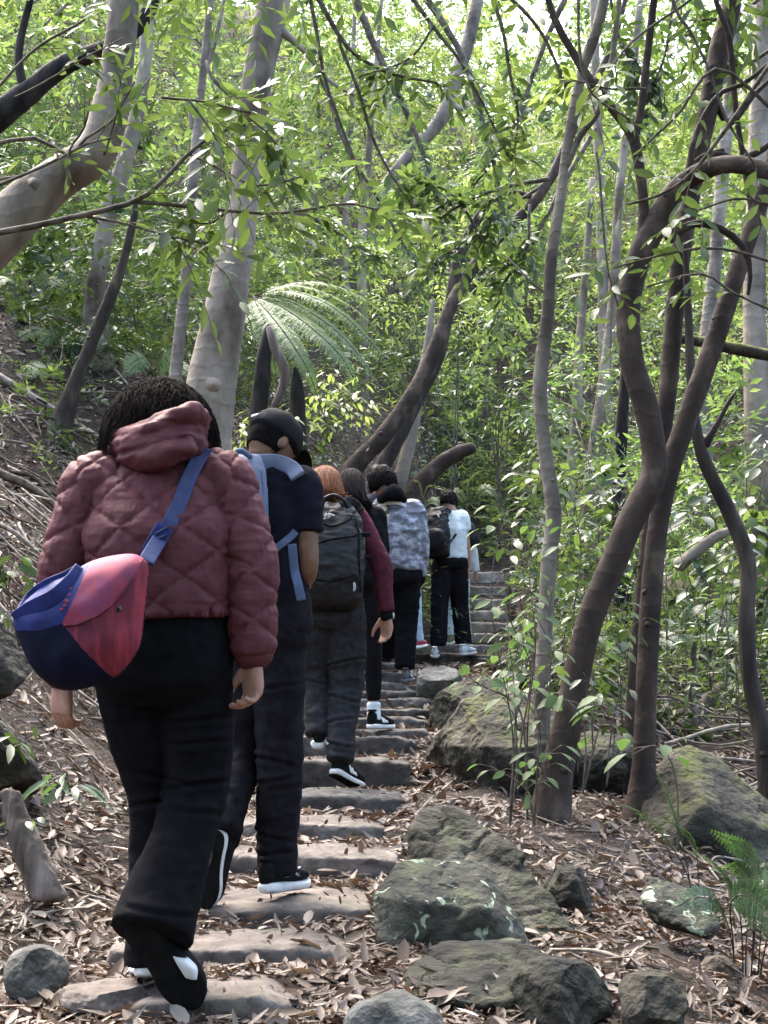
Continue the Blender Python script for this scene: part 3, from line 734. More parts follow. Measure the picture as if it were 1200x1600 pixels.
BGT = [
 ('pale column trunk in the sunny wood between the slim trunk and S shaped limb', 16.5, [(920, 790, 36), (932, 690, 32), (944, 600, 29), (956, 500, 26), (962, 400, 23), (968, 300, 20), (985, 150, 18), (1000, 0, 16)]),
 ('faint pale trunk directly right of the slim pale trunk', 18, [(884, 840, 26), (893, 740, 24), (901, 640, 23), (906, 540, 20), (915, 420, 16), (925, 280, 14)]),
 ('rough grey column trunk seen between the two brown trees and the edge', 15, [(1098, 640, 34), (1106, 520, 34), (1118, 400, 30), (1128, 280, 30), (1140, 150, 28), (1150, 0, 26)]),
 ('wide grey trunk at the upper edge behind thin twigs', 13, [(1178, 480, 50), (1182, 340, 48), (1186, 200, 46), (1192, 60, 44), (1200, -80, 40)]),
 ('short reddish pale trunk high on the slope above the fern', 20, [(566, 350, 18), (574, 270, 16), (580, 190, 14), (588, 100, 11), (596, 0, 9)]),
 ('slim tall trunk behind pale leaves between the broad trunk and the slanted trunk', 22, [(540, 330, 13), (548, 200, 12), (552, 80, 10), (556, -40, 8)]),
 ('thin pale trunk behind the camouflage jacket walker, beside the leaning brown trunk', 16, [(612, 800, 34), (640, 690, 28), (655, 610, 24), (668, 540, 18), (676, 470, 12)]),
 ('grey trunk on the far slope seen just right of the leaning brown trunk top', 21, [(944, 520, 26), (940, 360, 24), (934, 200, 22), (930, 80, 20), (926, -60, 17)]),
]
for i, (lab, Y, t) in enumerate(BGT):
    tree(lab, Y, t, [], 'bark_pale' if i != 2 else 'bark_grey', .08, 10, seed=50 + i, kn=2, ws=0.74, group='trunks in the sunny wood beyond the path')
# burnt stumps and fallen wood
tree('hollow charred stump with a ragged top beside the fern fronds', 11.6, [(400, 690, 32), (406, 630, 28), (412, 570, 24), (417, 520, 15), (420, 508, 6)], [], 'bark_burnt', .3, 14, seed=61, kn=0, name='tree_stump', cat='stump')
tree('black stump shadowed under the drooping fern fronds', 12.4, [(468, 720, 28), (466, 660, 25), (464, 610, 22), (462, 575, 10)], [], 'bark_burnt', .3, 12, seed=63, kn=0, name='tree_stump', cat='stump')
tree('twisted grey root hanging over the hollow stump', 11.3, [(420, 512, 10), (430, 545, 16), (445, 580, 18), (440, 610, 14), (425, 640, 8)], [], 'deadwood', .2, 10, seed=65, kn=0, name='dead_branch', cat='branch', flare=False)
tree('thick broken log jutting over the bank ahead of the walkers', 15.8, [(640, 800, 34), (655, 760, 34), (685, 728, 27), (715, 708, 24), (738, 700, 20)], [], 'bark_brown_backlit', .14, 12, seed=67, kn=1, name='fallen_log', cat='log', flare=False)
e_ = empty('tree_stump', at(60, 1395, 4.9), 'weathered broken stump leaning out of the bank at the left bottom', 'stump')
b_ = MB(); r = np.random.default_rng(5)
for k in range(13):
    u = k / 12; x0, x1 = 46 + 36 * u, 4 + 32 * u + r.normal() * 2
    y1 = 1230 + 16 * abs(u - .35) + r.uniform(0, 40) * (u > .25) ; dz = .03 * math.sin(u * 3.1)
    tube(b_, np.array([at(x0 + 12, 1402, 4.9 - dz), at((x0 + x1) / 2, 1320, 4.92 - dz), at(x1, y1, 4.95 - dz * .6)]), np.array([.017, .014, .006]) * r.uniform(.8, 1.3), 8, .3, 24, k, n=14)
    tube(b_, np.array([at(x0 + 12, 1402, 4.96), at((x0 + x1) / 2, 1320, 5.0), at(x1, y1 + 20, 5.02)]), np.array([.02, .017, .010]), 8, .2, 24, k + 20, n=10)
v_, n_, f_ = remesh(b_, .008, 1)
v_ = v_ + n_ * (.008 * ridge(v_ * np.array([42, 42, 5]), 3, 3) + .006 * fbm(v_ * 16, 8, 3))[:, None]
MB().add(v_, f_).build('trunk', M['deadwood'], e_)
tree('bleached forked log lying in the dead ferns behind the mossy boulder', 10.5, [(1050, 1175, 24), (1075, 1130, 30), (1105, 1100, 26), (1130, 1070, 14)], [[(1085, 1122, 14), (1080, 1060, 12), (1085, 1000, 8)]], 'deadwood', .15, 10, seed=71, kn=0, name='fallen_log', cat='log', flare=False)
tree('level mossy branch lodged across the trunks at the edge', 9.0, [(1055, 528, 17), (1100, 535, 18), (1150, 545, 20), (1230, 560, 19), (1330, 575, 14), (1420, 580, 5)], [], 'bark_mossy', .14, 10, seed=73, kn=0, name='dead_branch', cat='branch', flare=False)
tree('pale broken limb slanting behind the trunk that leans to the edge', 9.4, [(1060, 885, 20), (1090, 860, 18), (1125, 835, 16), (1160, 825, 8)], [], 'bark_grey', .12, 10, seed=74, kn=0, name='dead_branch', cat='branch', flare=False)

# fallen sticks on the bank, each its own thing
r = np.random.default_rng(77)
SG = 'dead sticks lying on the leaf covered bank'
for k, s in enumerate([((0, 545), (210, 655), 12.5, 13), ((0, 640), (150, 745), 11, 17), ((20, 575), (95, 700), 11.5, 9), ((0, 690), (90, 770), 9.5, 9), ((110, 600), (205, 660), 12, 9), ((60, 610), (165, 690), 11.5, 7), ((10, 720), (110, 690), 10.5, 7), ((35, 780), (120, 740), 9.4, 6), ((50, 745), (95, 830), 9.0, 8), ((75, 745), (100, 815), 8.8, 9), ((120, 690), (180, 610), 12, 6), ((0, 860), (70, 800), 8.4, 6), ((20, 840), (55, 890), 8.2, 5)]):
    (a, b), (c, d), Y, w = s
    p0, p1 = at(a, b, Y), at(c, d, Y)
    for p in (p0, p1): p[2] = float(ground_z(p[0], p[1])) + .05
    m = (p0 + p1) / 2 + r.normal(size=3) * .06; m[2] = float(ground_z(m[0], m[1])) + .08
    o = tube(MB(), np.array([p0, m, p1]), np.array([w, w * .8, w * .5]) * Y / F / 2, 7, .2, 12, k, n=14).build('fallen_stick', M['twig' if k % 3 else 'twig_pale'])
    tag(o, 'dead stick lying among the leaves of the bank left of the walkers', 'stick', SG)
r = np.random.default_rng(78)
for k in range(46):
    Y = r.uniform(3.6, 7.5); px = r.choice([r.uniform(640, 1190), r.uniform(10, 330)])
    x = (px - 600) / F * Y; a = r.uniform(0, 6.28); L = r.uniform(.08, .32)
    q = np.array([[x - math.cos(a) * L, Y - math.sin(a) * L, 0], [x + r.normal() * .03, Y + r.normal() * .03, 0], [x + math.cos(a) * L, Y + math.sin(a) * L, 0]])
    q[:, 2] = ground_z(q[:, 0], q[:, 1]) + .025
    w = r.uniform(.003, .007)
    o = tube(MB(), q, np.array([w, w, w * .6]), 6, .2, 20, k, n=9).build('fallen_stick', M['twig_pale' if k % 2 else 'twig'])
    tag(o, 'thin dead stick lying on the leaf litter beside the stone steps', 'stick', 'sticks on the leaf litter')
for k in range(60):                                        # litter of thin sticks up the bank
    Y = r.uniform(7.5, 13.5); px = r.uniform(-10, 190)
    x = (px - 600) / F * Y; a = r.uniform(0, 6.28); L = r.uniform(.12, .5)
    q = np.array([[x - math.cos(a) * L, Y - math.sin(a) * L * .6, 0], [x + r.normal() * .06, Y, 0], [x + math.cos(a) * L, Y + math.sin(a) * L * .6, 0]])
    q[:, 2] = ground_z(q[:, 0], q[:, 1]) + r.uniform(.03, .16, 3)
    w = r.uniform(.004, .011)
    o = tube(MB(), q, np.array([w, w, w * .5]), 6, .2, 20, k, n=9).build('fallen_stick', M['twig_pale' if k % 3 else 'twig'])
    tag(o, 'dead stick lying among the leaves of the bank left of the walkers', 'stick', SG)
for k in range(70):                                        # tangle beyond the forked tree
    Y = r.uniform(8.5, 12.5); px = r.uniform(880, 1230)
    x = (px - 600) / F * Y; a = r.uniform(0, 6.28); L = r.uniform(.2, .7)
    q = np.array([[x - math.cos(a) * L, Y - math.sin(a) * L * .5, 0], [x, Y, 0], [x + math.cos(a) * L, Y + math.sin(a) * L * .5, 0]])
    q[:, 2] = ground_z(q[:, 0], q[:, 1]) + r.uniform(.03, .35, 3)
    w = r.uniform(.005, .013)
    o = tube(MB(), q, np.array([w, w, w * .5]), 6, .2, 20, k, n=9).build('fallen_stick', M['twig_pale' if k % 2 else 'twig'])
    tag(o, 'grey stick in the tangle behind the mossy boulder and forked tree', 'stick', 'tangle of sticks behind the forked tree')

# ------------------------------------------------------------------ ferns
def frond(fb, sb, P, wid, npin, nl, lw=.32, up=(0, -.4, 1), rr=.004, taper=.9, droop=.15, seed=0, stalk=0.0):
    """one bipinnate frond along the polyline P: leaflets into fb, midrib into sb"""
    C = spline(P, npin + 6); T, N, B = frames(C, up)
    tube(sb, C, np.linspace(rr, rr * .3, len(C)), 5, cap=False)
    r = np.random.default_rng(seed)
    PP, DD, UU, LL, WW = [], [], [], [], []
    L0 = np.sum(np.linalg.norm(np.diff(C, axis=0), axis=1))
    for i in range(4, len(C) - 1):
        t = (i - 4) / (len(C) - 5)
        if t < stalk: continue
        t = (t - stalk) / (1 - stalk)
        w = wid * (math.sin(min(1, t * 2.3 + .35) * math.pi / 2)) * (1 - t ** 1.6 * taper)
        if w < .01: continue
        for s in (-1, 1):
            d = norm(B[i] * s * .92 + T[i] * .42 - N[i] * 0 + r.normal(size=3) * .05)
            tt = (np.arange(nl) + .7) / nl
            Q = C[i] + d * w * tt[:, None]; Q[:, 2] -= droop * w * tt ** 2
            for s2 in (-1, 1):
                ax = norm(np.cross(d, N[i])) * s2
                PP.append(Q); DD.append(np.repeat(norm(ax * .8 + d * .6)[None], nl, 0)); UU.append(np.repeat(N[i][None], nl, 0) + r.normal(size=(nl, 3)) * .12)
                ll = w * lw * (1 - tt * .8) ; LL.append(ll); WW.append(np.full(nl, w / nl * .95))
            PP.append(C[i][None]); DD.append(d[None]); UU.append(N[i][None]); LL.append(np.array([w])); WW.append(np.array([w / nl * .7]))
    leaf_geo(fb, np.concatenate(PP), np.concatenate(DD), np.concatenate(UU), np.concatenate(LL), np.concatenate(WW), .1, .08, False)
def fern(label, fr, Y, wid, npin, nl, lm, st='bark_dark', name='fern', group=None, **k):
    base = at(fr[0][0][0], fr[0][0][1], Y + (fr[0][0][2] if len(fr[0][0]) > 2 else 0))
    e = empty(name, base, label, 'fern', group)
    for i, pts in enumerate(fr):
        P = np.array([at(p[0], p[1], Y + (p[2] if len(p) > 2 else 0)) for p in pts])
        fb, sb = MB(), MB()
        frond(fb, sb, P, wid * (.85 + .3 * ((i * 37) % 10) / 10), npin, nl, seed=i, **k)
        o = fb.build('frond', M[lm], e)
        sb.build('stem', M[st], o)
    return e
o = (395, 462)
fern('pale feathery tree fern with long fronds drooping over the dark stumps', [
    [(o[0], o[1], .3), (455, 455, .1), (520, 480, -.1), (575, 530, -.2), (622, 592, -.1)],
    [(o[0], o[1], .3), (440, 480, 0), (490, 515, -.3), (535, 560, -.4), (565, 618, -.3)],
    [(o[0], o[1], .3), (470, 440, .3), (540, 452, .4), (600, 490, .5), (640, 545, .6)],
    [(o[0], o[1], .3), (425, 495, -.2), (455, 535, -.5), (482, 580, -.6), (497, 622, -.5)],
    [(o[0], o[1], .3), (450, 470, .2), (510, 505, .1), (555, 548, .1), (595, 606, .2)],
    [(o[0], o[1], .3), (412, 500, -.1), (425, 545, -.3), (432, 590, -.3)],
    [(o[0], o[1], .3), (455, 445, .5), (520, 462, .6), (575, 500, .7), (618, 560, .8)]],
    12.2, .175, 46, 8, 'fern_pale', name='tree_fern', rr=.006, droop=.3, lw=.26)
fern('bracken fern with broad fronds and black stems at the bottom right edge', [
    [(1160, 1590), (1160, 1480), (1150, 1400), (1118, 1350), (1066, 1324)],
    [(1168, 1590), (1178, 1470), (1184, 1390), (1166, 1330, .1), (1108, 1296, .15)],
    [(1150, 1590), (1146, 1480), (1142, 1412, -.1), (1172, 1402, -.2), (1212, 1450, -.3), (1240, 1520, -.35)],
    [(1180, 1590), (1188, 1470), (1196, 1370), (1228, 1322), (1276, 1306)],
    [(1172, 1590), (1176, 1480), (1186, 1400, -.1), (1226, 1384, -.15), (1280, 1410, -.2)],
    [(1145, 1585), (1146, 1490), (1126, 1418, -.1), (1092, 1402, -.15), (1050, 1420, -.15)],
    [(1165, 1590), (1166, 1470), (1172, 1400, .1), (1150, 1352, .15), (1100, 1362, .1)],
    [(1176, 1590), (1192, 1500), (1206, 1440, -.2), (1230, 1430, -.3), (1270, 1470, -.35)]],
    4.75, .088, 40, 7, 'fern_green', rr=.003, lw=.34, stalk=.34, droop=.3)
fern('slim dark fern frond arching up the face of the mossy boulder', [
    [(1082, 1445), (1078, 1380), (1062, 1300), (1040, 1235), (1018, 1190)],
    [(1095, 1445), (1092, 1380), (1085, 1320), (1060, 1290), (1020, 1275)],
    [(1088, 1445), (1075, 1370), (1040, 1310), (1000, 1270), (970, 1255)]],
    5.7, .085, 24, 6, 'fern_green', rr=.003, stalk=.3)
fern('small bright yellow green fern behind the camouflage jacket walker', [
    [(664, 800), (662, 780), (668, 762), (682, 758)], [(664, 800), (660, 775), (655, 755), (645, 750)], [(664, 800), (672, 785), (684, 785), (690, 795)]],
    15.3, .11, 14, 5, 'leaf_light')
fern('small fern at the foot of the bank beside the mossy rock', [
    [(30, 1010), (50, 985), (80, 975), (100, 985)], [(30, 1010), (20, 975), (0, 955), (-20, 950)], [(30, 1010), (45, 965), (60, 945), (85, 935)]],
    6.2, .07, 14, 5, 'fern_green')
fern('grass green fern on the slope behind the white shirt walker', [
    [(735, 800), (750, 770), (765, 765), (780, 780)], [(735, 800), (730, 765), (738, 745), (755, 735)], [(735, 800), (720, 775), (712, 772), (705, 785)]],
    17, .18, 14, 5, 'leaf_light')
for k, (px, py, Y, s) in enumerate([(45, 470, 14, 1.2), (100, 560, 13.5, 1.0), (245, 600, 13.2, 1.), (20, 600, 13, .8), (1060, 1000, 11, 1.2), (1130, 960, 12, 1.3), (990, 1030, 10.6, .9)]):
    rr_ = np.random.default_rng(k)
    fr = []
    for i in range(6):
        a = rr_.uniform(-1.3, 1.3); l = 70 * s * rr_.uniform(.7, 1.1)
        fr.append([(px, py), (px + math.sin(a) * l * .5, py - l * .55, -.1), (px + math.sin(a) * l * 1.0, py - l * .5, -.2), (px + math.sin(a) * l * 1.4, py - l * .2, -.3)])
    fern('shaggy fern growing on the left leaf bank under the trunks' if k < 4 else 'dry fern in the tangle behind the forked tree', fr, Y, .13, 14, 5, 'fern_pale' if k < 4 else ('fern_dead' if k % 2 else 'fern_green'), group='ferns on the bank' if k < 4 else 'ferns behind the forked tree')

# ------------------------------------------------------------------ saplings with broad leaves right of the steps
def sapling(label, base, Y, stems, lm, ll, nlv, seed, lw=.42, group=None, name='sapling', rr=.0045):
    r = np.random.default_rng(seed)
    e = empty(name, at(base[0], base[1], Y), label, 'sapling', group)
    sb, lb = MB(), MB()
    for st in stems:
        P, _ = trace([(p[0], p[1], 4, (p[2] if len(p) > 2 else 0)) for p in [(*base, 0)] + st], Y, 24, .02, seed)
        tube(sb, P, np.linspace(rr, rr * .4, 24), 6, .1, 20, seed)
        idx = r.integers(8, 24, nlv)
        d = r.normal(size=(nlv, 3)) * np.array([1, .8, .3])
        d = norm(d)
        tip = P[idx] + d * r.uniform(.03, .12, nlv)[:, None] + np.array([0, 0, .02])
        for a, b in zip(P[idx], tip):
            tube(sb, np.array([a, (a + b) / 2 + [0, 0, .01], b]), np.array([.002, .0016, .0012]), 4, cap=False)
        dd = d * np.array([1, 1, .2]) + np.array([0, 0, -.35]); u = r.normal(size=(nlv, 3)) * .35 + np.array([0, -.25, 1])
        leaf_geo(lb, tip, dd, u, ll * r.uniform(.6, 1.15, nlv), ll * lw * r.uniform(.8, 1.1, nlv), .22, .25, True)
    sb.build('stem', M['twig'], e); lb.build('leaves', M[lm], e)
    return e
sapling('thin sapling with pale broad leaves in front of the big mossy boulder', (800, 1290), 6.3, [[(798, 1150), (778, 1000), (770, 900), (790, 800)], [(812, 1150), (830, 1040), (800, 960), (815, 880)]], 'leaf_pale', .09, 12, 1)
sapling('sapling with large light leaves between the mossy boulder and the pale trunk', (822, 1280), 6.2, [[(826, 1150), (836, 1010), (828, 900), (846, 790)], [(820, 1130), (795, 1090), (760, 1075), (735, 1060)]], 'leaf_pale', .095, 11, 2)
sapling('low sapling with round green leaves at the foot of the big dark brown tree', (835, 1290), 6.15, [[(838, 1230), (845, 1190), (880, 1165)], [(825, 1240), (800, 1215), (775, 1205)], [(840, 1230), (850, 1210), (840, 1180)]], 'leaf_pale', .075, 8, 3)
sapling('tall dark leaved seedling beside the upper steps', (822, 1060), 9.5, [[(825, 960), (818, 880), (832, 800), (826, 740)], [(838, 950), (850, 880), (840, 820)]], 'leaf_dark', .11, 20, 4)
sapling('dark leaved seedling in front of the slim pale trunk', (842, 1080), 9.0, [[(845, 980), (862, 900), (850, 800), (842, 720)], [(830, 1000), (815, 950), (812, 920)]], 'leaf_mid', .105, 20, 5)
sapling('spindly sapling with yellow green leaves between the pale trunk and the brown trunk', (892, 1100), 8.2, [[(895, 960), (905, 860), (900, 760), (935, 700)], [(900, 980), (930, 930), (915, 890)]], 'leaf_mid', .10, 10, 6)
sapling('single stem with a large drooping leaf in front of the tree fork foot', (912, 1240), 6.3, [[(915, 1170), (905, 1120), (880, 1090)], [(925, 1180), (940, 1120), (960, 1100)]], 'leaf_pale', .14, 4, 7)
sapling('bare arching sapling with two jagged leaves in front of the mossy boulder', (1062, 1330), 6.0, [[(1058, 1250), (1045, 1190), (1020, 1165), (985, 1180)]], 'leaf_pale', .13, 4, 8)
sapling('tall thin seedlings behind the brown leaning trunk', (960, 1060), 10.5, [[(955, 900), (975, 800), (960, 720)], [(945, 920), (930, 830), (940, 760)], [(980, 930), (1000, 860), (990, 790)]], 'leaf_dark', .15, 20, 9)
sapling('leafy seedling between the crossing trunk and the gnarled trunk', (1110, 1080), 9.5, [[(1105, 950), (1120, 850), (1100, 760)], [(1090, 960), (1075, 880), (1090, 800)], [(1130, 960), (1160, 880), (1150, 820)]], 'leaf_dark', .15, 22, 10)
sapling('glossy seedling beyond the gnarled trunk at the edge', (1180, 1060), 9.8, [[(1185, 920), (1175, 800), (1195, 720)], [(1200, 940), (1215, 860), (1190, 800)]], 'leaf_mid', .15, 22, 11)
sapling('strap leaved plant on the bank above the broken stump', (95, 1250), 5.3, [[(95, 1235), (92, 1225)], [(100, 1235), (110, 1225)]], 'fern_green', .13, 9, 12, lw=.2)
sapling('glossy low plant growing from the bank beside the blue bag', (12, 930), 7.2, [[(15, 900), (25, 870)], [(5, 900), (-5, 880)], [(25, 925), (55, 910)], [(20, 960), (40, 985)]], 'leaf_dark', .11, 9, 13)
sapling('small leafy plant on the mossy rock above the broken stump', (10, 1190), 5.6, [[(15, 1170), (40, 1160)], [(5, 1170), (-10, 1150)]], 'leaf_dark', .12, 6, 14, lw=.25)
sapling('tiny bright sprout beside the broken stump', (5, 1305), 4.9, [[(15, 1300), (35, 1298)]], 'fern_green', .05, 7, 15)
SPT = [(802, 1120, 8.6, 200), (796, 1200, 7.2, 230), (806, 1240, 6.6, 420), (838, 1235, 6.7, 300), (858, 1200, 7.0, 380), (880, 1190, 7.6, 330), (902, 1210, 7.3, 420), (930, 1170, 7.9, 380), (946, 1230, 7.0, 300), (972, 1160, 8.3, 420), (828, 1080, 9.6, 200), (1045, 1150, 8.6, 420), (1068, 1140, 8.9, 330), (1135, 1130, 9.0, 400), (1160, 1150, 8.7, 300)]
for k, (px, py, Y, h) in enumerate(SPT):
    g = np.random.default_rng(200 + k); a = g.uniform(-40, 40); b = g.uniform(-60, 60)
    st = [[(px + a * .3, py - h * .35), (px + a, py - h * .7), (px + b, py - h)], [(px + a * .3, py - h * .3), (px - a * .6 + g.uniform(-20, 20), py - h * .6)]]
    sapling('thin bare stemmed sapling in the thicket beside the steps', (px, py), Y, st, ('leaf_mid', 'leaf_pale', 'leaf_dark')[k % 3], .10, 7, 300 + k, lw=.36, group='thin saplings beside the steps', rr=.0038)
for k, (px, py, Y, h) in enumerate([(480, 690, 12.8, 70), (520, 700, 13.2, 80), (560, 690, 13.4, 70), (385, 740, 11.6, 90), (350, 760, 11.2, 80), (505, 650, 12.6, 70), (445, 735, 12.0, 80), (545, 650, 13.4, 60)]):
    sapling('light green leafy seedling on the slope above the capped man', (px, py), Y, [[(px + 5, py - h * .5), (px + 15, py - h)], [(px - 10, py - h * .4), (px - 25, py - h * .9)]], 'leaf_light', .12, 16, 30 + k, lw=.3, group='light seedlings on the slope above the walkers')

# ------------------------------------------------------------------ overhanging branches with large leaves
def hanging(label, Y, lines, lm, spr, ll, seed, bark='twig', nl=7, name='overhanging_branch', hi=True, tw=.0022):
    r = np.random.default_rng(seed)
    P0 = at(lines[0][0][0], lines[0][0][1], Y)
    e = empty(name, P0, label, 'branch')
    bb = MB(); O, D = [], []
    for ln in lines:
        P, rad = trace(ln, Y, wob=.03, seed=seed + len(ln))
        tube(bb, P, rad, 7, .1, 14, seed)
        for _ in range(spr):
            i = r.integers(len(P) // 3, len(P)); O.append(P[i]); D.append(P[min(i + 1, len(P) - 1)] - P[i - 1] + 0)
    O = np.array(O); D = norm(np.array(D)) + r.normal(size=O.shape) * .55
    lb = MB(); sprays(lb, O, D, r.uniform(.14, .34, len(O)), nl, ll, ll * .3, r, hi, droop=.35, twig=bb, tw=tw)
    bb.build('boughs', M[bark], e); lb.build('leaves', M[lm], e)
    return e
hanging('long bare branch with big drooping leaves hanging across the broad smooth trunk', 5.4, [
    [(-40, 372, 12), (60, 355, 11), (140, 338, 10), (215, 316, 9), (262, 280, 8), (300, 240, 7), (330, 215, 6), (380, 195, 5), (430, 200, 4)],
    [(215, 316, 8), (280, 322, 7), (360, 330, 6), (450, 332, 5), (540, 318, 4), (600, 330, 3)],
    [(300, 240, 5), (340, 260, 4), (400, 290, 4), (470, 275, 3)],
    [(360, 330, 5), (330, 350, 4), (300, 345, 3)],
    [(140, 338, 5), (200, 350, 4), (270, 372, 4), (320, 380, 3)]], 'leaf_mid', 6, .105, 1)
hanging('drooping leafy twig cluster hanging in front of the broad trunk', 5.0, [
    [(250, 150, 5), (300, 155, 4), (340, 165, 4), (390, 180, 3)], [(300, 155, 4), (330, 200, 3), (350, 240, 3)], [(390, 180, 3), (430, 220, 3), (440, 280, 2)]], 'leaf_mid', 6, .105, 2)
hanging('tangle of thin curved twigs in front of the bent pale trunk', 5.6, [
    [(-20, 230, 8), (60, 215, 7), (110, 240, 6), (140, 215, 5), (175, 190, 4), (240, 120, 3)],
    [(-20, 160, 6), (40, 90, 5), (75, 60, 5), (130, 30, 4)], [(0, 290, 6), (70, 260, 5), (130, 225, 4), (170, 215, 3)],
    [(110, 290, 5), (108, 240, 4), (130, 200, 4), (135, 150, 3)], [(20, 150, 4), (100, 110, 3), (190, 60, 2)], [(160, 240, 4), (180, 180, 3), (210, 130, 3)]], 'leaf_mid', 3, .09, 3)
hanging('dark leaved twigs drooping over the middle of the trail', 8.5, [
    [(480, -40, 10), (530, 60, 8), (600, 110, 6), (680, 130, 4)], [(620, -40, 9), (680, 40, 7), (730, 110, 5), (770, 190, 4), (800, 250, 3)], [(760, -40, 8), (790, 80, 6), (810, 180, 4), (800, 240, 3)],
    [(530, 60, 6), (570, 180, 5), (600, 250, 4), (640, 320, 3)], [(680, 40, 5), (640, 90, 4), (560, 120, 3)], [(760, -40, 8), (850, 60, 6), (900, 180, 4)], [(480, -40, 8), (500, 90, 6), (560, 280, 4)]], 'leaf_mid', 9, .115, 4, nl=8)
hanging('hanging leafy branchlets around the top of the leaning brown trunk', 11, [
    [(860, 280, 8), (800, 290, 7), (740, 310, 5), (690, 340, 4)], [(850, 290, 6), (790, 330, 5), (730, 380, 4), (690, 400, 3)], [(830, 320, 6), (820, 390, 5), (790, 440, 4)], [(760, 380, 5), (700, 300, 4), (650, 290, 3)]], 'leaf_mid', 18, .13, 5, nl=9)
hanging('thin arching twigs with few leaves across the S shaped limb', 5.8, [
    [(1230, 60, 9), (1180, 130, 8), (1130, 200, 7), (1090, 260, 6), (1040, 300, 5), (980, 320, 4)], [(1230, 200, 7), (1130, 110, 6), (1060, 180, 5), (1000, 240, 4)], [(900, -30, 6), (910, 80, 5), (930, 150, 4), (985, 190, 3)],
    [(1040, -30, 7), (1055, 20, 6), (1075, 50, 5), (1100, 110, 5), (1130, 180, 4), (1180, 260, 4)], [(1230, 420, 6), (1130, 390, 5), (1040, 400, 4), (960, 420, 3)], [(930, 240, 4), (945, 340, 4), (955, 430, 3), (965, 480, 3)],
    [(1230, 500, 5), (1150, 460, 4), (1100, 430, 4), (1010, 450, 3)], [(1230, 330, 5), (1160, 310, 4), (1090, 330, 3)]], 'leaf_mid', 3, .10, 6)
hanging('leafy sprig with two bright leaves by the S shaped limb', 6.2, [[(1010, 140, 5), (960, 140, 4), (920, 130, 3), (900, 125, 3)], [(1080, 0, 5), (1000, 60, 4), (950, 120, 3)]], 'leaf_light', 3, .11, 7)
hanging('dark leaves high up at the corner above the gnarled trunk', 9.0, [[(1230, -40, 8), (1160, 20, 6), (1100, 30, 4)], [(1230, 60, 7), (1170, 100, 5), (1130, 90, 3)], [(950, -40, 6), (970, 60, 5), (1010, 120, 3)], [(1060, -40, 6), (1040, 90, 4), (1000, 170, 3)]], 'leaf_dark', 12, .12, 8)

hanging('airy sunlit branches filling the middle above the leaning brown trunk', 12.5, [
    [(540, -40, 14), (600, 100, 11), (660, 240, 8), (700, 380, 5)], [(640, -40, 14), (720, 80, 11), (760, 220, 8), (790, 340, 5)], [(900, -40, 12), (840, 100, 9), (800, 200, 7), (740, 290, 4)],
    [(500, 100, 9), (540, 220, 7), (600, 330, 5), (650, 420, 4)], [(930, 200, 9), (860, 330, 7), (800, 440, 5), (760, 520, 4)], [(470, 330, 8), (520, 360, 6), (580, 400, 4)]], 'leaf_far', 26, .12, 11, nl=10, hi=False)
# ------------------------------------------------------------------ the leafy slope: nobody could count these leaves
def free(x, y):
    px = pathx(y)
    ok = (np.abs(x - px) > np.where(y < 20, 1.4, np.where(y < 23, .6, -1)))
    sc = (x / y * F + 600)
    ok &= ~((sc < 330) & (y < 13.2))
    ok &= ~((sc > 560) & (sc < 860) & (y < 14.5))
    return ok
def foliage(n, y0, y1, hmin, hmax, per, lm, ll, seed, rad=(.5, 1.1), sc=(-80, 1280), name='hillside_foliage', label='', nl=11, everywhere=False):
    """clumps of several species: leaf size and colour change from clump to clump"""
    r = np.random.default_rng(seed)
    y = r.uniform(y0, y1, n * 3)
    if sc == (-80, 1280):                                  # the wood goes on past both sides of the view
        sc = (-450, 1650); n = int(n * 1.45); y = r.uniform(y0, y1, n * 3)
    x = (r.uniform(sc[0], sc[1], n * 3) - 600) / F * y
    if not everywhere:
        k = free(x, y); x, y = x[k], y[k]
    x, y = x[:n], y[:n]
    cbs = {m: MB() for m in lm}
    for xx, yy in zip(x, y):
        h = r.uniform(hmin, hmax); rd = r.uniform(*rad)
        c = np.array([xx, yy, float(ground_z(xx, yy)) + h])
        m = lm[int(r.integers(len(lm)))]; k = r.choice([.6, .8, 1, 1.25, 1.6]); p = int(per * min(1.5, 1 / k))
        O, D = clump(r, c, (rd, rd, rd * .8), p)
        sprays(cbs[m], O, D, r.uniform(.25, .6, p), nl, ll * k, ll * k * r.choice([.26, .34, .44]), r, False, fold=.2, droop=r.uniform(.1, .5), jitter=.35)
    for m in lm:
        if cbs[m].n: tag(cbs[m].build(name, M[m], org=(0, 0, 0)), label, kind='stuff')
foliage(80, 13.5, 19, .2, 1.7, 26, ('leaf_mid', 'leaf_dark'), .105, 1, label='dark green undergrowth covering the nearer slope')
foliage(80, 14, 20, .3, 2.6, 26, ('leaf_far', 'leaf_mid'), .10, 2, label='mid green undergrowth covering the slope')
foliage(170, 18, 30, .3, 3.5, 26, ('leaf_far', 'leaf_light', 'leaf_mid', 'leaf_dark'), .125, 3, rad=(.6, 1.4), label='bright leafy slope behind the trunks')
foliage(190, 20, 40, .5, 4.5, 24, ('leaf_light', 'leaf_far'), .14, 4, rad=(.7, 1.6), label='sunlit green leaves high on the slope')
foliage(48, 9.5, 14, .2, .9, 14, ('leaf_dark', 'leaf_mid'), .10, 5, rad=(.25, .5), sc=(880, 1500), label='low dark undergrowth beyond the forked tree')
foliage(16, 10.5, 15, .6, 1.8, 18, ('leaf_mid', 'leaf_far'), .105, 6, rad=(.35, .7), sc=(870, 1300), label='green undergrowth among the trunks by the edge')
foliage(16, 9.2, 14, .1, .8, 12, ('leaf_dark', 'leaf_mid'), .085, 12, rad=(.15, .28), sc=(845, 960), label='tangled green undergrowth right of the stairs', everywhere=True)
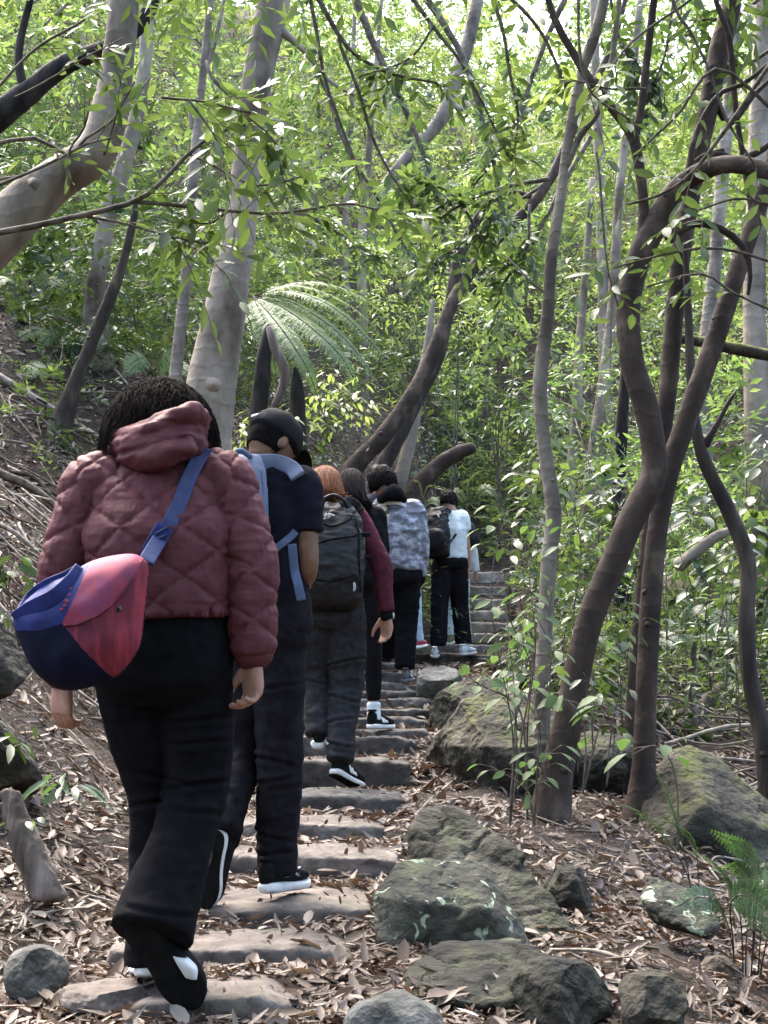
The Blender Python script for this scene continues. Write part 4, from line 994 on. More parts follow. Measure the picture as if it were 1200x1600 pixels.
foliage(30, 11.8, 14, .0, .35, 9, ('leaf_dark', 'leaf_mid'), .075, 13, rad=(.12, .28), sc=(-30, 200), label='low plants rooted in the leaf covered bank', everywhere=True)
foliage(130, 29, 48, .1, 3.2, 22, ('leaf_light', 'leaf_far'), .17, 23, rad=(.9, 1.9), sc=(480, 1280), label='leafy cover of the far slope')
foliage(40, 20.3, 24, .1, 1.3, 22, ('leaf_far', 'leaf_light', 'leaf_mid'), .11, 21, rad=(.3, .7), sc=(600, 860), label='bright plants above the top of the steps', everywhere=True)
foliage(16, 15, 19, .1, .7, 14, ('leaf_far', 'leaf_mid'), .09, 22, rad=(.15, .3), sc=(600, 690), label='small plants on the bank beside the log', everywhere=True)
foliage(220, 26, 50, 1, 10, 26, ('leaf_light', 'leaf_far', 'leaf_mid'), .2, 17, rad=(1.2, 2.4), sc=(-450, 1650), name='treetop_foliage', label='layered treetops closing the view above the slope')
foliage(180, 30, 50, 1, 8, 24, ('leaf_light', 'leaf_far'), .2, 7, rad=(1.2, 2.6), sc=(-450, 1650), name='treetop_foliage', label='pale treetops along the top of the slope')
foliage(46, 15, 26, 3, 6.5, 22, ('leaf_far', 'leaf_mid'), .13, 8, rad=(.7, 1.5), name='treetop_foliage', label='mid green treetops above the slope')
r = np.random.default_rng(31); tb = MB()
for k in range(650):                                       # bare twigs and vines all over the slope
    y = r.uniform(12.8, 28); x = (r.uniform(-40, 1240) - 600) / F * y
    if not free(np.array([x]), np.array([y]))[0]: continue
    p = np.array([x, y, float(ground_z(x, y)) + r.uniform(0, 2.6)]); d = norm(r.normal(size=3) * np.array([1, .6, 1.2])); L = r.uniform(.4, 1.6)
    q = np.array([p - d * L / 2, p + r.normal(size=3) * .14, p + d * L / 2 + r.normal(size=3) * .1]); w = r.uniform(.003, .011) * y / 16
    tube(tb, q, np.array([w, w * .8, w * .4]), 4, cap=False, n=7)
tag(tb.build('hillside_twigs', M['twig'], org=(0, 0, 0)), 'bare twigs tangled through the undergrowth of the slope', kind='stuff')
r = np.random.default_rng(21); cb = MB()                   # unseen foliage added behind and above the viewer to block skylight
for k in range(190):
    c = np.array([r.uniform(-9, 9), r.uniform(-9, -2.2), 0]); c[2] = r.uniform(.8, 8.5)
    if k > 130: c = np.array([r.uniform(-7, 7), r.uniform(-2.5, 4.5), r.uniform(5.5, 8.5)])
    O, D = clump(r, c, (1.3, 1.3, 1.0), 24)
    sprays(cb, O, D, r.uniform(.5, .9, 24), 10, .24, .10, r, False)
tag(cb.build('treetop_foliage', M['leaf_mid'], org=(0, 0, 0)), 'unseen foliage added behind and above the viewer to shade the walkers', kind='stuff')

# shrubs one can tell apart
def shrub(label, px, py, Y, rad, n, lm, ll, seed, name='shrub'):
    r = np.random.default_rng(seed)
    c = at(px, py, Y); g = np.array([c[0], c[1], float(ground_z(c[0], c[1]))])
    e = empty(name, g, label, 'shrub')
    sb, cb = MB(), MB()
    O, D = clump(r, c, rad, n)
    for k in range(7):
        q = O[k]; tube(sb, np.array([g + r.normal(size=3) * .05, (g + q) / 2 + r.normal(size=3) * .08, q]), np.array([.014, .01, .004]), 5, n=8)
    sprays(cb, O, D, r.uniform(.25, .5, n), 11, ll, ll * .33, r, False)
    sb.build('stem', M['twig'], e); cb.build('foliage', M[lm], e)
shrub('shrub with bright small leaves in the middle of the slope above the leaning trunk', 690, 400, 17, (.9, .8, .8), 80, 'leaf_light', .11, 1)
shrub('rounded leafy shrub behind the kinked pale trunk', 800, 560, 17, (.8, .8, .9), 80, 'leaf_far', .11, 2)
shrub('dark leaved shrub beside the upper steps and the white shirt walker', 850, 850, 15.5, (.36, .4, .5), 40, 'leaf_mid', .12, 3)
shrub('pale leaved shrub on the leaf bank left of the dark leaning sapling', 40, 520, 14.5, (.7, .6, .5), 60, 'leaf_mid', .11, 4)
shrub('shrub with green leaves between the pale slender trunk and the thin forked trunk', 235, 500, 14.5, (.6, .6, .8), 60, 'leaf_mid', .11, 5)
shrub('light leaved shrub behind the S shaped limb and the charred trunk', 920, 640, 15, (.6, .5, .8), 56, 'leaf_far', .12, 6)
shrub('green shrub under the level mossy branch at the edge', 1150, 700, 12.5, (.6, .5, .7), 60, 'leaf_far', .12, 7)
shrub('low shrub by the path foot of the pale kinked trunk', 890, 960, 10.5, (.45, .4, .5), 44, 'leaf_mid', .11, 8)
# ------------------------------------------------------------------ people
M['skin_tan'] = mat('skin_light', (.36, .185, .13), (.44, .245, .18), 30, .55, .1, 180, bdist=.002)
M['skin_brown'] = mat('skin_brown', (.165, .085, .052), (.215, .115, .072), 30, .5, .1, 180, bdist=.002)
M['skin_mid'] = mat('skin_mid', (.33, .18, .12), (.40, .23, .16), 30, .55, .1, 180, bdist=.002)
M['maroon'] = mat('maroon_nylon', (.088, .022, .0265), (.120, .033, .0385), 20, .66, .12, 40, spec=.25, bdist=.006)
M['black_cloth'] = mat('black_cloth', (.0042, .004, .005), (.0075, .007, .0085), 30, .9, .15, 300, spec=.08, bdist=.002)
M['black_tight'] = mat('black_leggings', (.005, .005, .006), (.008, .008, .009), 30, .85, .1, 300, spec=.08, bdist=.002)
M['navy_cloth'] = mat('navy_shirt', (.008, .0078, .0135), (.0125, .012, .020), 30, .9, .2, 250, spec=.1, bdist=.002)
M['char_cloth'] = mat('charcoal_trousers', (.008, .007, .0092), (.0145, .013, .0165), 30, .9, .2, 200, spec=.08, bdist=.002)
M['grey_cloth'] = mat('grey_trousers', (.019, .0185, .0205), (.034, .033, .0365), 30, .85, .2, 200, spec=.12, bdist=.002)
M['plum_cloth'] = mat('plum_shirt', (.075, .018, .029), (.105, .028, .042), 30, .9, .2, 200, spec=.1, bdist=.002)
M['white_cloth'] = mat('white_shirt', (.62, .68, .70), (.74, .79, .80), 20, .85, .2, 120, bdist=.003)
M['plum_dark'] = mat('dark_purple_top', (.028, .022, .042), (.04, .032, .055), 20, .85, .2, 120, bdist=.003)
M['jeans'] = mat('light_jeans', (.27, .37, .46), (.42, .53, .62), 16, .85, .2, 200, bdist=.002)
M['camo'] = mat('camouflage', (.06, .06, .07), (.34, .34, .39), 15, .5, .25, 60, stretch=(1, 1, 1.6), lo=.38, hi=.62, c3=(.20, .20, .25), detail=3, spec=.5, bdist=.004)
M['camo_y'] = mat('camouflage_patch', (.06, .055, .05), (.55, .50, .33), 12, .6, .25, 60, lo=.44, hi=.52, detail=3, bdist=.004)
M['hair_black'] = mat('black_hair', (.004, .003, .0035), (.011, .0085, .009), 60, .6, .4, 120, spec=.12, bdist=.004)
M['hair_brown'] = mat('dark_brown_hair', (.0045, .0032, .003), (.016, .0105, .009), 50, .75, .3, 120, spec=.06, bdist=.004)
M['hair_short'] = mat('cropped_hair', (.004, .0035, .0035), (.011, .009, .009), 90, .95, .6, 260, spec=.05, bdist=.004)
M['hair_dark'] = mat('dark_hair', (.005, .004, .0045), (.013, .010, .011), 40, .8, .35, 90, stretch=(4, 4, .35), spec=.08, bdist=.004)
M['hair_red'] = mat('auburn_hair', (.070, .024, .011), (.20, .078, .038), 34, .7, .4, 60, stretch=(4, 4, .3), spec=.12, c3=(.135, .045, .017), bdist=.004)
M['rubber_white'] = mat('white_sole', (.62, .62, .60), (.78, .78, .76), 18, .6, .1, 80)
M['rubber_black'] = mat('black_sole', (.005, .005, .005), (.010, .010, .010), 30, .9, .5, 120, spec=.1)
M['shoe_black'] = mat('black_shoe', (.006, .006, .007), (.012, .012, .013), 60, .85, .3, 300, spec=.12, bdist=.002)
M['shoe_white'] = mat('white_shoe', (.70, .72, .76), (.80, .82, .85), 20, .5, .1, 200)
M['shoe_grey'] = mat('grey_shoe', (.08, .08, .09), (.17, .17, .18), 30, .7, .3, 200)
M['shoe_red'] = mat('red_shoe', (.36, .035, .05), (.46, .055, .075), 20, .7, .2, 200)
M['shoe_olive'] = mat('olive_shoe', (.16, .18, .10), (.24, .26, .16), 20, .7, .2, 200)
M['silver'] = mat('silver_print', (.55, .57, .60), None, bump=0, rough=.4)
M['white_print'] = mat('white_print', (.78, .78, .78), None, bump=0, rough=.6)
M['strap_blue'] = mat('blue_webbing', (.040, .050, .125), (.055, .067, .16), 40, .75, .4, 350, bdist=.001)
M['pack_blue'] = mat('pale_blue_pack', (.11, .135, .20), (.155, .18, .26), 20, .7, .2, 150, bdist=.003)
M['strap_pale'] = mat('pale_blue_strap', (.075, .105, .19), (.105, .14, .24), 30, .7, .3, 250, bdist=.001)
M['pack_black'] = mat('black_pack', (.0065, .0058, .0065), (.012, .0108, .012), 30, .55, .25, 150, spec=.3, bdist=.003)
M['bag_navy'] = mat('navy_bag', (.003, .0035, .013), (.005, .006, .024), 12, .75, .25, 160, spec=.15, bdist=.003)
M['bag_blue'] = mat('blue_bag_collar', (.010, .014, .075), (.022, .032, .16), 14, .6, .25, 120, spec=.25, bdist=.003)
M['cap_black'] = mat('black_cap', (.008, .008, .0095), (.014, .014, .016), 30, .85, .25, 220, spec=.15, bdist=.002)
M['metal'] = mat('dark_metal', (.10, .10, .11), None, bump=0, rough=.3, metal=.8)
def bagmat():
    """red panel: fine pink hatching over crimson, streaked"""
    m = mat('red_hatched_fabric', (.085, .011, .026), (.19, .022, .038), 6, .65, .2, 120, stretch=(1, 1, 1), bdist=.002)
    nt = m.node_tree; L = nt.links.new; p = nt.nodes['Principled BSDF']
    tc = nd(nt, 'ShaderNodeTexCoord'); mp = nd(nt, 'ShaderNodeMapping'); mp.inputs['Rotation'].default_value = (0, R(52), 0); L(tc.outputs['Object'], mp.inputs[0])
    w = nd(nt, 'ShaderNodeTexWave'); w.inputs['Scale'].default_value = 90; w.inputs['Distortion'].default_value = 3; w.inputs['Detail'].default_value = 3; w.inputs['Detail Scale'].default_value = 2; L(mp.outputs[0], w.inputs[0])
    m2 = nd(nt, 'ShaderNodeMapping'); m2.inputs['Rotation'].default_value = (0, R(-35), 0); m2.inputs['Scale'].default_value = (16, 3, 2.2); L(tc.outputs['Object'], m2.inputs[0])
    nz = nd(nt, 'ShaderNodeTexNoise'); nz.inputs['Scale'].default_value = 3.2; nz.inputs['Detail'].default_value = 4; L(m2.outputs[0], nz.inputs[0])
    mr = nd(nt, 'ShaderNodeMapRange'); mr.inputs[1].default_value = .42; mr.inputs[2].default_value = .66; L(nz.outputs[0], mr.inputs[0])
    mu = nd(nt, 'ShaderNodeMath', operation='MULTIPLY'); L(mr.outputs[0], mu.inputs[0]); L(w.outputs[0], mu.inputs[1])
    mx = nd(nt, 'ShaderNodeMix', data_type='RGBA'); L(mu.outputs[0], mx.inputs[0])
    src = p.inputs['Base Color'].links[0].from_socket; L(src, mx.inputs[6]); mx.inputs[7].default_value = (.46, .055, .075, 1); L(mx.outputs[2], p.inputs['Base Color'])
    return m
M['bag_red'] = bagmat()
def hatch2():
    m = mat('pink_hatched_fabric', (.27, .035, .062), (.38, .068, .105), 8, .65, .2, 120, bdist=.002)
    nt = m.node_tree; L = nt.links.new; p = nt.nodes['Principled BSDF']
    tc = nd(nt, 'ShaderNodeTexCoord'); mp = nd(nt, 'ShaderNodeMapping'); mp.inputs['Rotation'].default_value = (0, R(12), 0); L(tc.outputs['Object'], mp.inputs[0])
    w = nd(nt, 'ShaderNodeTexWave'); w.inputs['Scale'].default_value = 95; w.inputs['Distortion'].default_value = 3; w.inputs['Detail'].default_value = 2; L(mp.outputs[0], w.inputs[0])
    nz = nd(nt, 'ShaderNodeTexNoise'); nz.inputs['Scale'].default_value = 16; L(tc.outputs['Object'], nz.inputs[0])
    mr = nd(nt, 'ShaderNodeMapRange'); mr.inputs[1].default_value = .4; mr.inputs[2].default_value = .6; L(nz.outputs[0], mr.inputs[0])
    mu = nd(nt, 'ShaderNodeMath', operation='MULTIPLY'); L(mr.outputs[0], mu.inputs[0]); L(w.outputs[0], mu.inputs[1])
    mx = nd(nt, 'ShaderNodeMix', data_type='RGBA'); L(mu.outputs[0], mx.inputs[0]); src = p.inputs['Base Color'].links[0].from_socket; L(src, mx.inputs[6]); mx.inputs[7].default_value = (.10, .03, .10, 1); L(mx.outputs[2], p.inputs['Base Color'])
    return m
M['bag_pink'] = hatch2()

UPZ = np.array([0, 0, 1.])
def lerp(a, b, t): return a * (1 - t) + b * t
def hand(mb, wr, d, palm, thumb, s=1.0, curl=.5, r=.0088):
    """palm, four unequal bent fingers, thumb from the side of the palm"""
    d, thumb = norm(d), norm(thumb); palm = norm(palm - d * (palm @ d)); thumb = norm(thumb - d * (thumb @ d) - palm * (thumb @ palm))
    loft(mb, [(wr - d * .03 * s, thumb * .024 * s, palm * .019 * s, 2), (wr, thumb * .026 * s, palm * .018 * s, 2.2), (wr + d * .03 * s, thumb * .036 * s, palm * .018 * s, 2.6),
              (wr + d * .07 * s, thumb * .042 * s, palm * .016 * s, 3), (wr + d * .095 * s, thumb * .040 * s, palm * .012 * s, 3)], 20)
    for off, L, c, rr in ((.031, .070, .9, 1), (.0105, .079, 1, 1.03), (-.0105, .073, 1.08, 1), (-.030, .057, 1.15, .88)):
        p = wr + (d * .088 + thumb * off) * s
        a = 0; pts = [p - d * .02 * s, p]
        spread = thumb * off * 1.2
        for q, cc in ((.45, .75), (.31, 1.05), (.24, .7)):
            a += curl * c * cc
            p = p + (d * math.cos(a) + palm * math.sin(a) + spread) * L * q * s; pts.append(p)
        tube(mb, np.array(pts), np.array([.0095, .0094, .0088, .0082, .0068]) * rr * s * r / .0088, 12, n=14)
    b = wr + (d * .022 + thumb * .026 + palm * .006) * s
    t1 = norm(thumb * .55 + d * .75 + palm * .35)
    tube(mb, np.array([b, b + t1 * .038 * s, b + t1 * .07 * s + d * .008 * s, b + (t1 * .085 + d * .03) * s]), np.array([.0155, .0125, .0105, .008]) * s, 12, n=14)
def head_frame(yaw, pitch, roll=0):
    f = np.array([math.sin(yaw) * math.cos(pitch), math.cos(yaw) * math.cos(pitch), -math.sin(pitch)])
    rt = norm(np.cross(f, UPZ)); u = np.cross(rt, f)
    rt, u = rt * math.cos(roll) + u * math.sin(roll), u * math.cos(roll) - rt * math.sin(roll)
    return f, rt, u
def seg_near(v, a, b):
    ab = b - a; t = np.clip(((v - a) @ ab) / (ab @ ab), 0, 1)
    return np.linalg.norm(v - (a + t[:, None] * ab), axis=1), t
def limb(mb, P, rads, seg=18, n=16, sq=1.0, ref=None, cap=True):
    tube(mb, np.array(P), np.array(rads, float) if len(rads) == len(P) else np.interp(np.linspace(0, 1, len(P)), np.linspace(0, 1, len(rads)), rads), seg, n=n, sq=sq, ref=ref, cap=cap)
def shoe(per, heel, toe, up, upper, sole, outs=None, L=.28, deco=None, side=1, w=.047, name='shoe', toe_up=0.0, thick=.032):
    """running shoe from heel to toe: flared midsole, outsole, low upper with collar"""
    d = norm(toe - heel); up = norm(up - d * (up @ d)); sd = np.cross(d, up)
    def P(t, u, s=0): return heel + d * L * t + up * (u + toe_up * max(0, t - .65) ** 1.5) + sd * s
    prof = [(-.02, .30, .55), (.02, .62, .8), (.12, .78, 1.), (.3, .74, .95), (.5, .80, .85), (.7, 1.0, .8), (.85, .92, .8), (.96, .62, .85), (1.02, .25, .7)]
    up_m, so_m = MB(), MB()
    rs = []
    for t, ww, hh in prof:
        rs.append((P(t, thick * .5 * hh + (.006 if t < .1 else 0)), sd * w * ww * 1.06, up * thick * .5 * hh, 3.5))
    loft(so_m, rs, 22, n=30)
    u_m = MB()
    pr = [(.0, .35, .055), (.03, .60, .075), (.14, .70, .082), (.28, .66, .082), (.42, .66, .070), (.58, .76, .055), (.75, .86, .042), (.9, .72, .033), (.98, .35, .02)]
    loft(u_m, [(P(t, thick * .8 + h * .5), sd * w * ww, up * h * .55, 2.5) for t, ww, h in pr], 22, n=30)
    body = u_m.build(name, M[upper], per)
    so_m.build('sole', M[sole], body)
    if outs:
        o = MB(); loft(o, [(P(t, .002), sd * w * ww * 1.0, up * .006, 3.5) for t, ww, hh in prof], 22, n=30); o.build('outsole', M[outs], body)
    c = MB(); loft(c, [(P(.14, thick + .075), d * .055, sd * w * .62, 2), (P(.16, thick + .088), d * .05, sd * w * .58, 2)], 18); c.build('collar', M[upper], body)
    if deco:
        kind, m = deco
        for sgn in (1, -1):
            if kind == 'stripes':
                for k in range(3):
                    t0 = .40 + .085 * k
                    b = MB()
                    q = [(P(t0 + .0 - .07 * x, thick + .004 + (.047 - .006 * k) * x, sgn * w * (.80 - .30 * x)), d * .0085, sd * .004, 4) for x in (0, .5, 1)]
                    loft(b, q, 10, n=6); b.build('stripe', M[m], body)
            else:
                for a0, a1, h0, h1 in ((.30, .62, .012, .046), (.36, .72, .012, .040), (.62, .30, .010, .050), (.70, .42, .014, .03)):
                    b = MB()
                    q = [(P(lerp(a0, a1, x), thick + lerp(h0, h1, x), sgn * w * (.84 - .34 * (lerp(h0, h1, x) / .05))), d * .005, sd * .004, 4) for x in (0, .5, 1)]
                    loft(b, q, 8, n=6); b.build('stripe', M[m], body)
    return body
def garment(mb, voxel, fn=None, it=4):
    v, n, f = remesh(mb, voxel, it)
    if fn is not None: v = v + n * fn(v)[:, None]
    return v, f
def folds(amp, sc=(7, 7, 20), s=0, fine=.35):
    sc = np.array(sc, float)
    def g(v):
        w = v + .06 * np.stack([fbm(v * 6, s + 31, 2), fbm(v * 6, s + 37, 2), fbm(v * 6, s + 41, 2)], -1)
        return amp * (ridge(w * sc * np.array([1, 1, 1]) + s, s, 2) * 1.1 + fine * ridge(w * sc * 2.6 + s, s + 5, 2) + .8 * fbm(v * 5, s + 9, 2))
    return g
def figure(lab, cfg):
    """a walking figure: one continuous body surface with clothing, shoes and hair as its parts"""
    Y = cfg['Y']; J = {k: at(p[0], p[1], Y + (p[2] if len(p) > 2 else 0)) for k, p in cfg['j'].items()}
    vx = cfg.get('vx', .009)
    skin = M[cfg['skin']]; sc = cfg.get('s', 1.0)
    base = (J['anL'] + J['anR']) / 2
    per = empty('person', (base[0], base[1], min(J['anL'][2], J['anR'][2]) - .08), lab, 'person', cfg.get('group'))
    hm = (J['hipL'] + J['hipR']) / 2; nk = J['neck']; sm = (J['shL'] + J['shR']) / 2
    wh = norm(J['hipR'] - J['hipL']); ws = norm(J['shR'] - J['shL'])
    sp = norm(sm - hm)
    tw, td = cfg.get('tw', (.165, .145, .165, .15)), cfg.get('td', (.115, .10, .115, .085))
    bend = cfg.get('bend', 0.0)
    def ring(t, w, d, e=2.3, grow=0.0):
        c = lerp(hm, sm, t) + np.array([0, -1, 0]) * bend * math.sin(math.pi * min(max(t, 0), 1))
        ax = norm(lerp(wh, ws, min(max(t, 0), 1))); ax = norm(ax - sp * (ax @ sp)); dp = np.cross(ax, sp)
        return (c, ax * (w + grow), dp * (d + grow), e)
    # body
    b = MB()
    loft(b, [ring(-.16, tw[0] * .72, td[0] * .7), ring(-.05, tw[0] * .92, td[0] * .9), ring(.1, tw[0] * .9, td[0] * .92), ring(.35, tw[1] * .88, td[1] * .9), ring(.7, tw[2] * .9, td[2] * .9), ring(.93, tw[3] * .9, td[3] * .9), (nk, ws * .06, np.cross(ws, sp) * .055, 2)], 24, n=20)
    for s in 'LR':
        sh, el, wr = J['sh' + s], J['el' + s], J['wr' + s]
        limb(b, [lerp(sh, sm, .25), sh, lerp(sh, el, .5), el, lerp(el, wr, .4), wr], np.array([.05, .056, .047, .038, .038, .026]) * sc, 14, 22)
        hp, kn, an = J['hip' + s], J['kn' + s], J['an' + s]
        limb(b, [hp, lerp(hp, kn, .5), kn, lerp(kn, an, .35), an], np.array([.085, .075, .052, .053, .034]) * sc, 16, 24)
        h = cfg.get('hand' + s, {})
        d = norm(wr - el) * .6 + np.array(h.get('d', (0, .1, -.6)))
        hand(b, wr + norm(d) * .015, d, np.array(h.get('palm', (1 if s == 'L' else -1, 0, 0)), float), np.array(h.get('thumb', (0, 1, 0)), float), cfg.get('hs', sc), h.get('curl', .45))
    hp = cfg['head']; hc = at(hp[0], hp[1], Y + hp[2]); f, rt, u = head_frame(R(hp[3]), R(hp[4]), R(hp[5] if len(hp) > 5 else 0))
    ball(b, hc, (rt * .074, f * .095, u * .108)); ball(b, hc + f * .028 - u * .065, (rt * .055, f * .066, u * .055))
    ball(b, hc + f * .098 - u * .03, (rt * .013, f * .02, u * .024), 10, 8); ball(b, hc + f * .088 - u * .072, (rt * .024, f * .012, u * .010), 10, 8)
    for s in (-1, 1):
        ball(b, hc + rt * s * .075 - u * .02 - f * .005, (rt * .011 + f * .004, f * .020, u * .031), 10, 8)
        ball(b, hc + f * .082 + rt * s * .032, (rt * .014, f * .012, u * .010), 10, 8)
    limb(b, [nk + (sm - nk) * .4, nk, hc - u * .05 - f * .02], np.array([.068, .057, .056]) * sc, 16, 8)
    v, n, fc = remesh(b, cfg.get('bvx', vx), 2)
    MB().add(v, fc).build('body', skin, per)
    # trousers
    pr = cfg['pants']; m = MB()
    g = pr.get('loose', .012)
    loft(m, [ring(-.20, tw[0] * .55, td[0] * .75), ring(-.10, tw[0] * .90, td[0] * .98, 2.4, g), ring(.02, tw[0], td[0] * 1.02, 2.4, g), ring(.2, lerp(tw[0], tw[1], .5), td[1] * 1.05, 2.3, g), ring(.32, tw[1], td[1], 2.3, g)], 28, n=20)
    if pr.get('seat'):
        for s in 'LR':
            ball(m, J['hip' + s] + np.array([0, -.045, .01]), (wh * .085, np.array([0, .085, 0]), UPZ * .105))
    for s in 'LR':
        hp, kn, an = J['hip' + s], J['kn' + s], J['an' + s]
        rr = pr['r' + s] if 'r' + s in pr else pr['r']
        bk = norm(np.cross(an - kn, wh)) if False else np.zeros(3)
        limb(m, [lerp(hp, kn, .02), lerp(hp, kn, .5), kn, lerp(kn, an, .5), an + norm(an - kn) * pr.get('hem', .03)], rr, 22, 30, cap=False)
    f0 = folds(pr.get('amp', .006), pr.get('sc', (6, 6, 17)), cfg['seed'])
    def f1(v):
        d = f0(v)
        for (x0, y0, x1, y1, dep) in pr.get('creases', ()):       # pulled creases behind thigh and knee
            a, b = at(x0, y0, Y), at(x1, y1, Y); t = (v[:, 0] - a[0]) / (b[0] - a[0]); zz = v[:, 2] - (a[2] + (b[2] - a[2]) * t) + .006 * fbm(v * 9, 4, 2)
            k = np.exp(-np.clip(np.abs(t - .5) - .38, 0, 9) ** 2 / .012)
            d = d + k * dep * (.7 * np.exp(-((zz - .014) / .010) ** 2) - np.exp(-(zz / .006) ** 2) + .4 * np.exp(-((zz + .014) / .012) ** 2))
        return d
    v, fc = garment(m, vx, f1)
    legs = MB().add(v, fc); tr = legs.build('trousers' if not pr.get('tight') else 'leggings', M[pr['m']], per)
    out = dict(per=per, J=J, hc=hc, f=f, rt=rt, u=u, ring=ring, hm=hm, sm=sm, sp=sp, ws=ws, surf=[(v, fc)], trousers=tr)
    if pr.get('stripe'):
        sm_ = MB()
        for s in pr['stripe_on']:
            hp, kn, an = J['hip' + s], J['kn' + s], J['an' + s]; rr = pr.get('r' + s, pr.get('r')); sg = 1 if s == 'R' else -1
            pts = [hp + wh * sg * rr[0] * .9, lerp(hp, kn, .5) + wh * sg * rr[1], kn + wh * sg * rr[2], lerp(kn, an, .5) + wh * sg * rr[3], an + wh * sg * rr[4]]
            tube(sm_, np.array(pts), np.full(5, .013), 8, n=24, sq=.8)
        sm_.build('side_stripe', M['white_cloth'], tr)
    # top
    tp = cfg['top']; m = MB(); g = tp.get('loose', .018); hem = tp.get('hem', .0)
    ts = [hem, hem + .06, .25, .5, .72, .88, .97]
    wf = lambda t: np.interp(t, [0, .35, .72, .95], tw); df = lambda t: np.interp(t, [0, .35, .72, .95], td)
    loft(m, [ring(t, float(wf(t)) + g * (.55 if k == 0 else (1.0 if t < .8 else .7)), float(df(t)) + g * (.6 if k == 0 else 1), 2.4) for k, t in enumerate(ts)] + [(nk + sp * .0, ws * .078, np.cross(ws, sp) * .072, 2)], 30, n=26)
    al = tp.get('arm', (.078, .074, .068, .062, .056)); full = tp.get('sleeve', 1.0)
    for s in 'LR':
        sh, el, wr = J['sh' + s], J['el' + s], J['wr' + s]
        pts = [lerp(sh, sm, .42) + sp * .0, sh, lerp(sh, el, .5), el, lerp(el, wr, .5), wr]
        ra = [al[0] * 1.0, al[0], al[1], al[2], al[3], al[4]]
        if full < 1:
            q = spline(np.column_stack([pts, ra]), 40); dist = np.r_[0, np.cumsum(np.linalg.norm(np.diff(q[:, :3], axis=0), axis=1))]
            k = dist <= np.linalg.norm(sh - pts[0]) + full * np.linalg.norm(el - sh); q = q[k]
            tube(m, q[:, :3], q[:, 3], 20, n=20, cap=False)
        else:
            limb(m, pts, ra, 20, 30, cap=False)
    fn = tp.get('fn'); fo = folds(tp.get('amp', .006), tp.get('sc', (9, 9, 14)), cfg['seed'] + 3)
    fnn = (lambda v: fo(v) + fn(v, out)) if fn else fo
    v, fc = garment(m, tp.get('vx', vx), fnn, 5)
    out['surf'].append((v, fc)); out['top'] = MB().add(v, fc).build(tp['name'], M[tp['m']], per)
    out['topv'] = (v, fc)
    return out
def cast_fn(surfs):
    V, Fs, o = [], [], 0
    for v, f in surfs:
        V.append(v); Fs += [tuple(int(x) + o for x in q) for q in f]; o += len(v)
    bv = BVHTree.FromPolygons([tuple(p) for p in np.concatenate(V)], Fs)
    C0 = Vector((0, 0, CAMZ))
    def cast(px, py, off=.006, fb=None):
        d = Vector(at(px, py, 5.0)) - C0; d.normalize()
        h = bv.ray_cast(C0, d)
        if h[0] is None: return at(px, py, fb) if fb else None
        return np.array(h[0]) - np.array(d) * off
    return cast
def ribbon(name, pts, w, th, m, per, n=30, wdir=None):
    """flat webbing along pts facing the walker's back"""
    P = spline(np.array(pts), n); T = norm(np.gradient(P, axis=0))
    view = norm(P - np.array([0, 0, CAMZ]))
    X = norm(np.cross(T, view)) if wdir is None else np.tile(norm(np.array(wdir, float)), (n, 1)); Nn = norm(np.cross(X, T))
    b = MB(); loft(b, [(P[i], X[i] * w / 2, Nn[i] * th / 2, 6) for i in range(n)], 12)
    return b.build(name, M[m], per)

def hair_strands(mb, hc, f, rt, u, n, L, r, seed, curl=.02,  spread=1.0, front=.35, down=.6, rad=(.088, .108, .118), fq=6):
    """many short curling locks rooted over the scalp"""
    g = np.random.default_rng(seed)
    d = norm(g.normal(size=(n * 3, 3))); d = d[(d[:, 1] < front) & (d[:, 2] > -.45)][:n]
    for q in d:
        p = hc + rt * q[0] * rad[0] + f * q[1] * rad[1] + u * q[2] * rad[2]
        o = norm(rt * q[0] + f * q[1] + u * q[2])
        a = norm(np.cross(o, g.normal(size=3))); b2 = np.cross(o, a); ph = g.uniform(0, 6.28); l = L * g.uniform(.6, 1.2)
        pts = []
        for k in range(7):
            t = k / 6
            pts.append(p + o * l * .35 * math.sin(t * 2.2) * spread + np.array([0, 0, -1]) * l * down * t ** 1.4 + (a * math.cos(ph + t * fq) + b2 * math.sin(ph + t * fq)) * curl * (.3 + t))
        tube(mb, np.array(pts), r * np.array([1, 1.1, 1, .95, .8, .6, .25]), 5, cap=False)
def cap_hair(hc, f, rt, u, k=1.0, rad=(.084, .104, .116), seed=0, rough=.008, nape=.07, front=.55, lowcut=-.55):
    """hair mass that covers the skull but not the face"""
    v, fc = ICO5
    q = norm(v)
    P = hc + (q[:, :1] * rt * rad[0] + q[:, 1:2] * f * rad[1] + q[:, 2:] * u * rad[2]) * k
    face = (q[:, 1] > front - .5 * np.clip(q[:, 2], -1, 1) * 0) & (q[:, 2] < .45)
    low = q[:, 2] < lowcut
    sh = np.where(face | low, .82, 1.0)
    P = hc + (P - hc) * sh[:, None]
    P = P + norm(P - hc) * (fbm(P * 40 + seed, seed, 3) * rough + ridge(P * 22 + seed, seed + 2, 2) * rough)[:, None]
    return P, fc
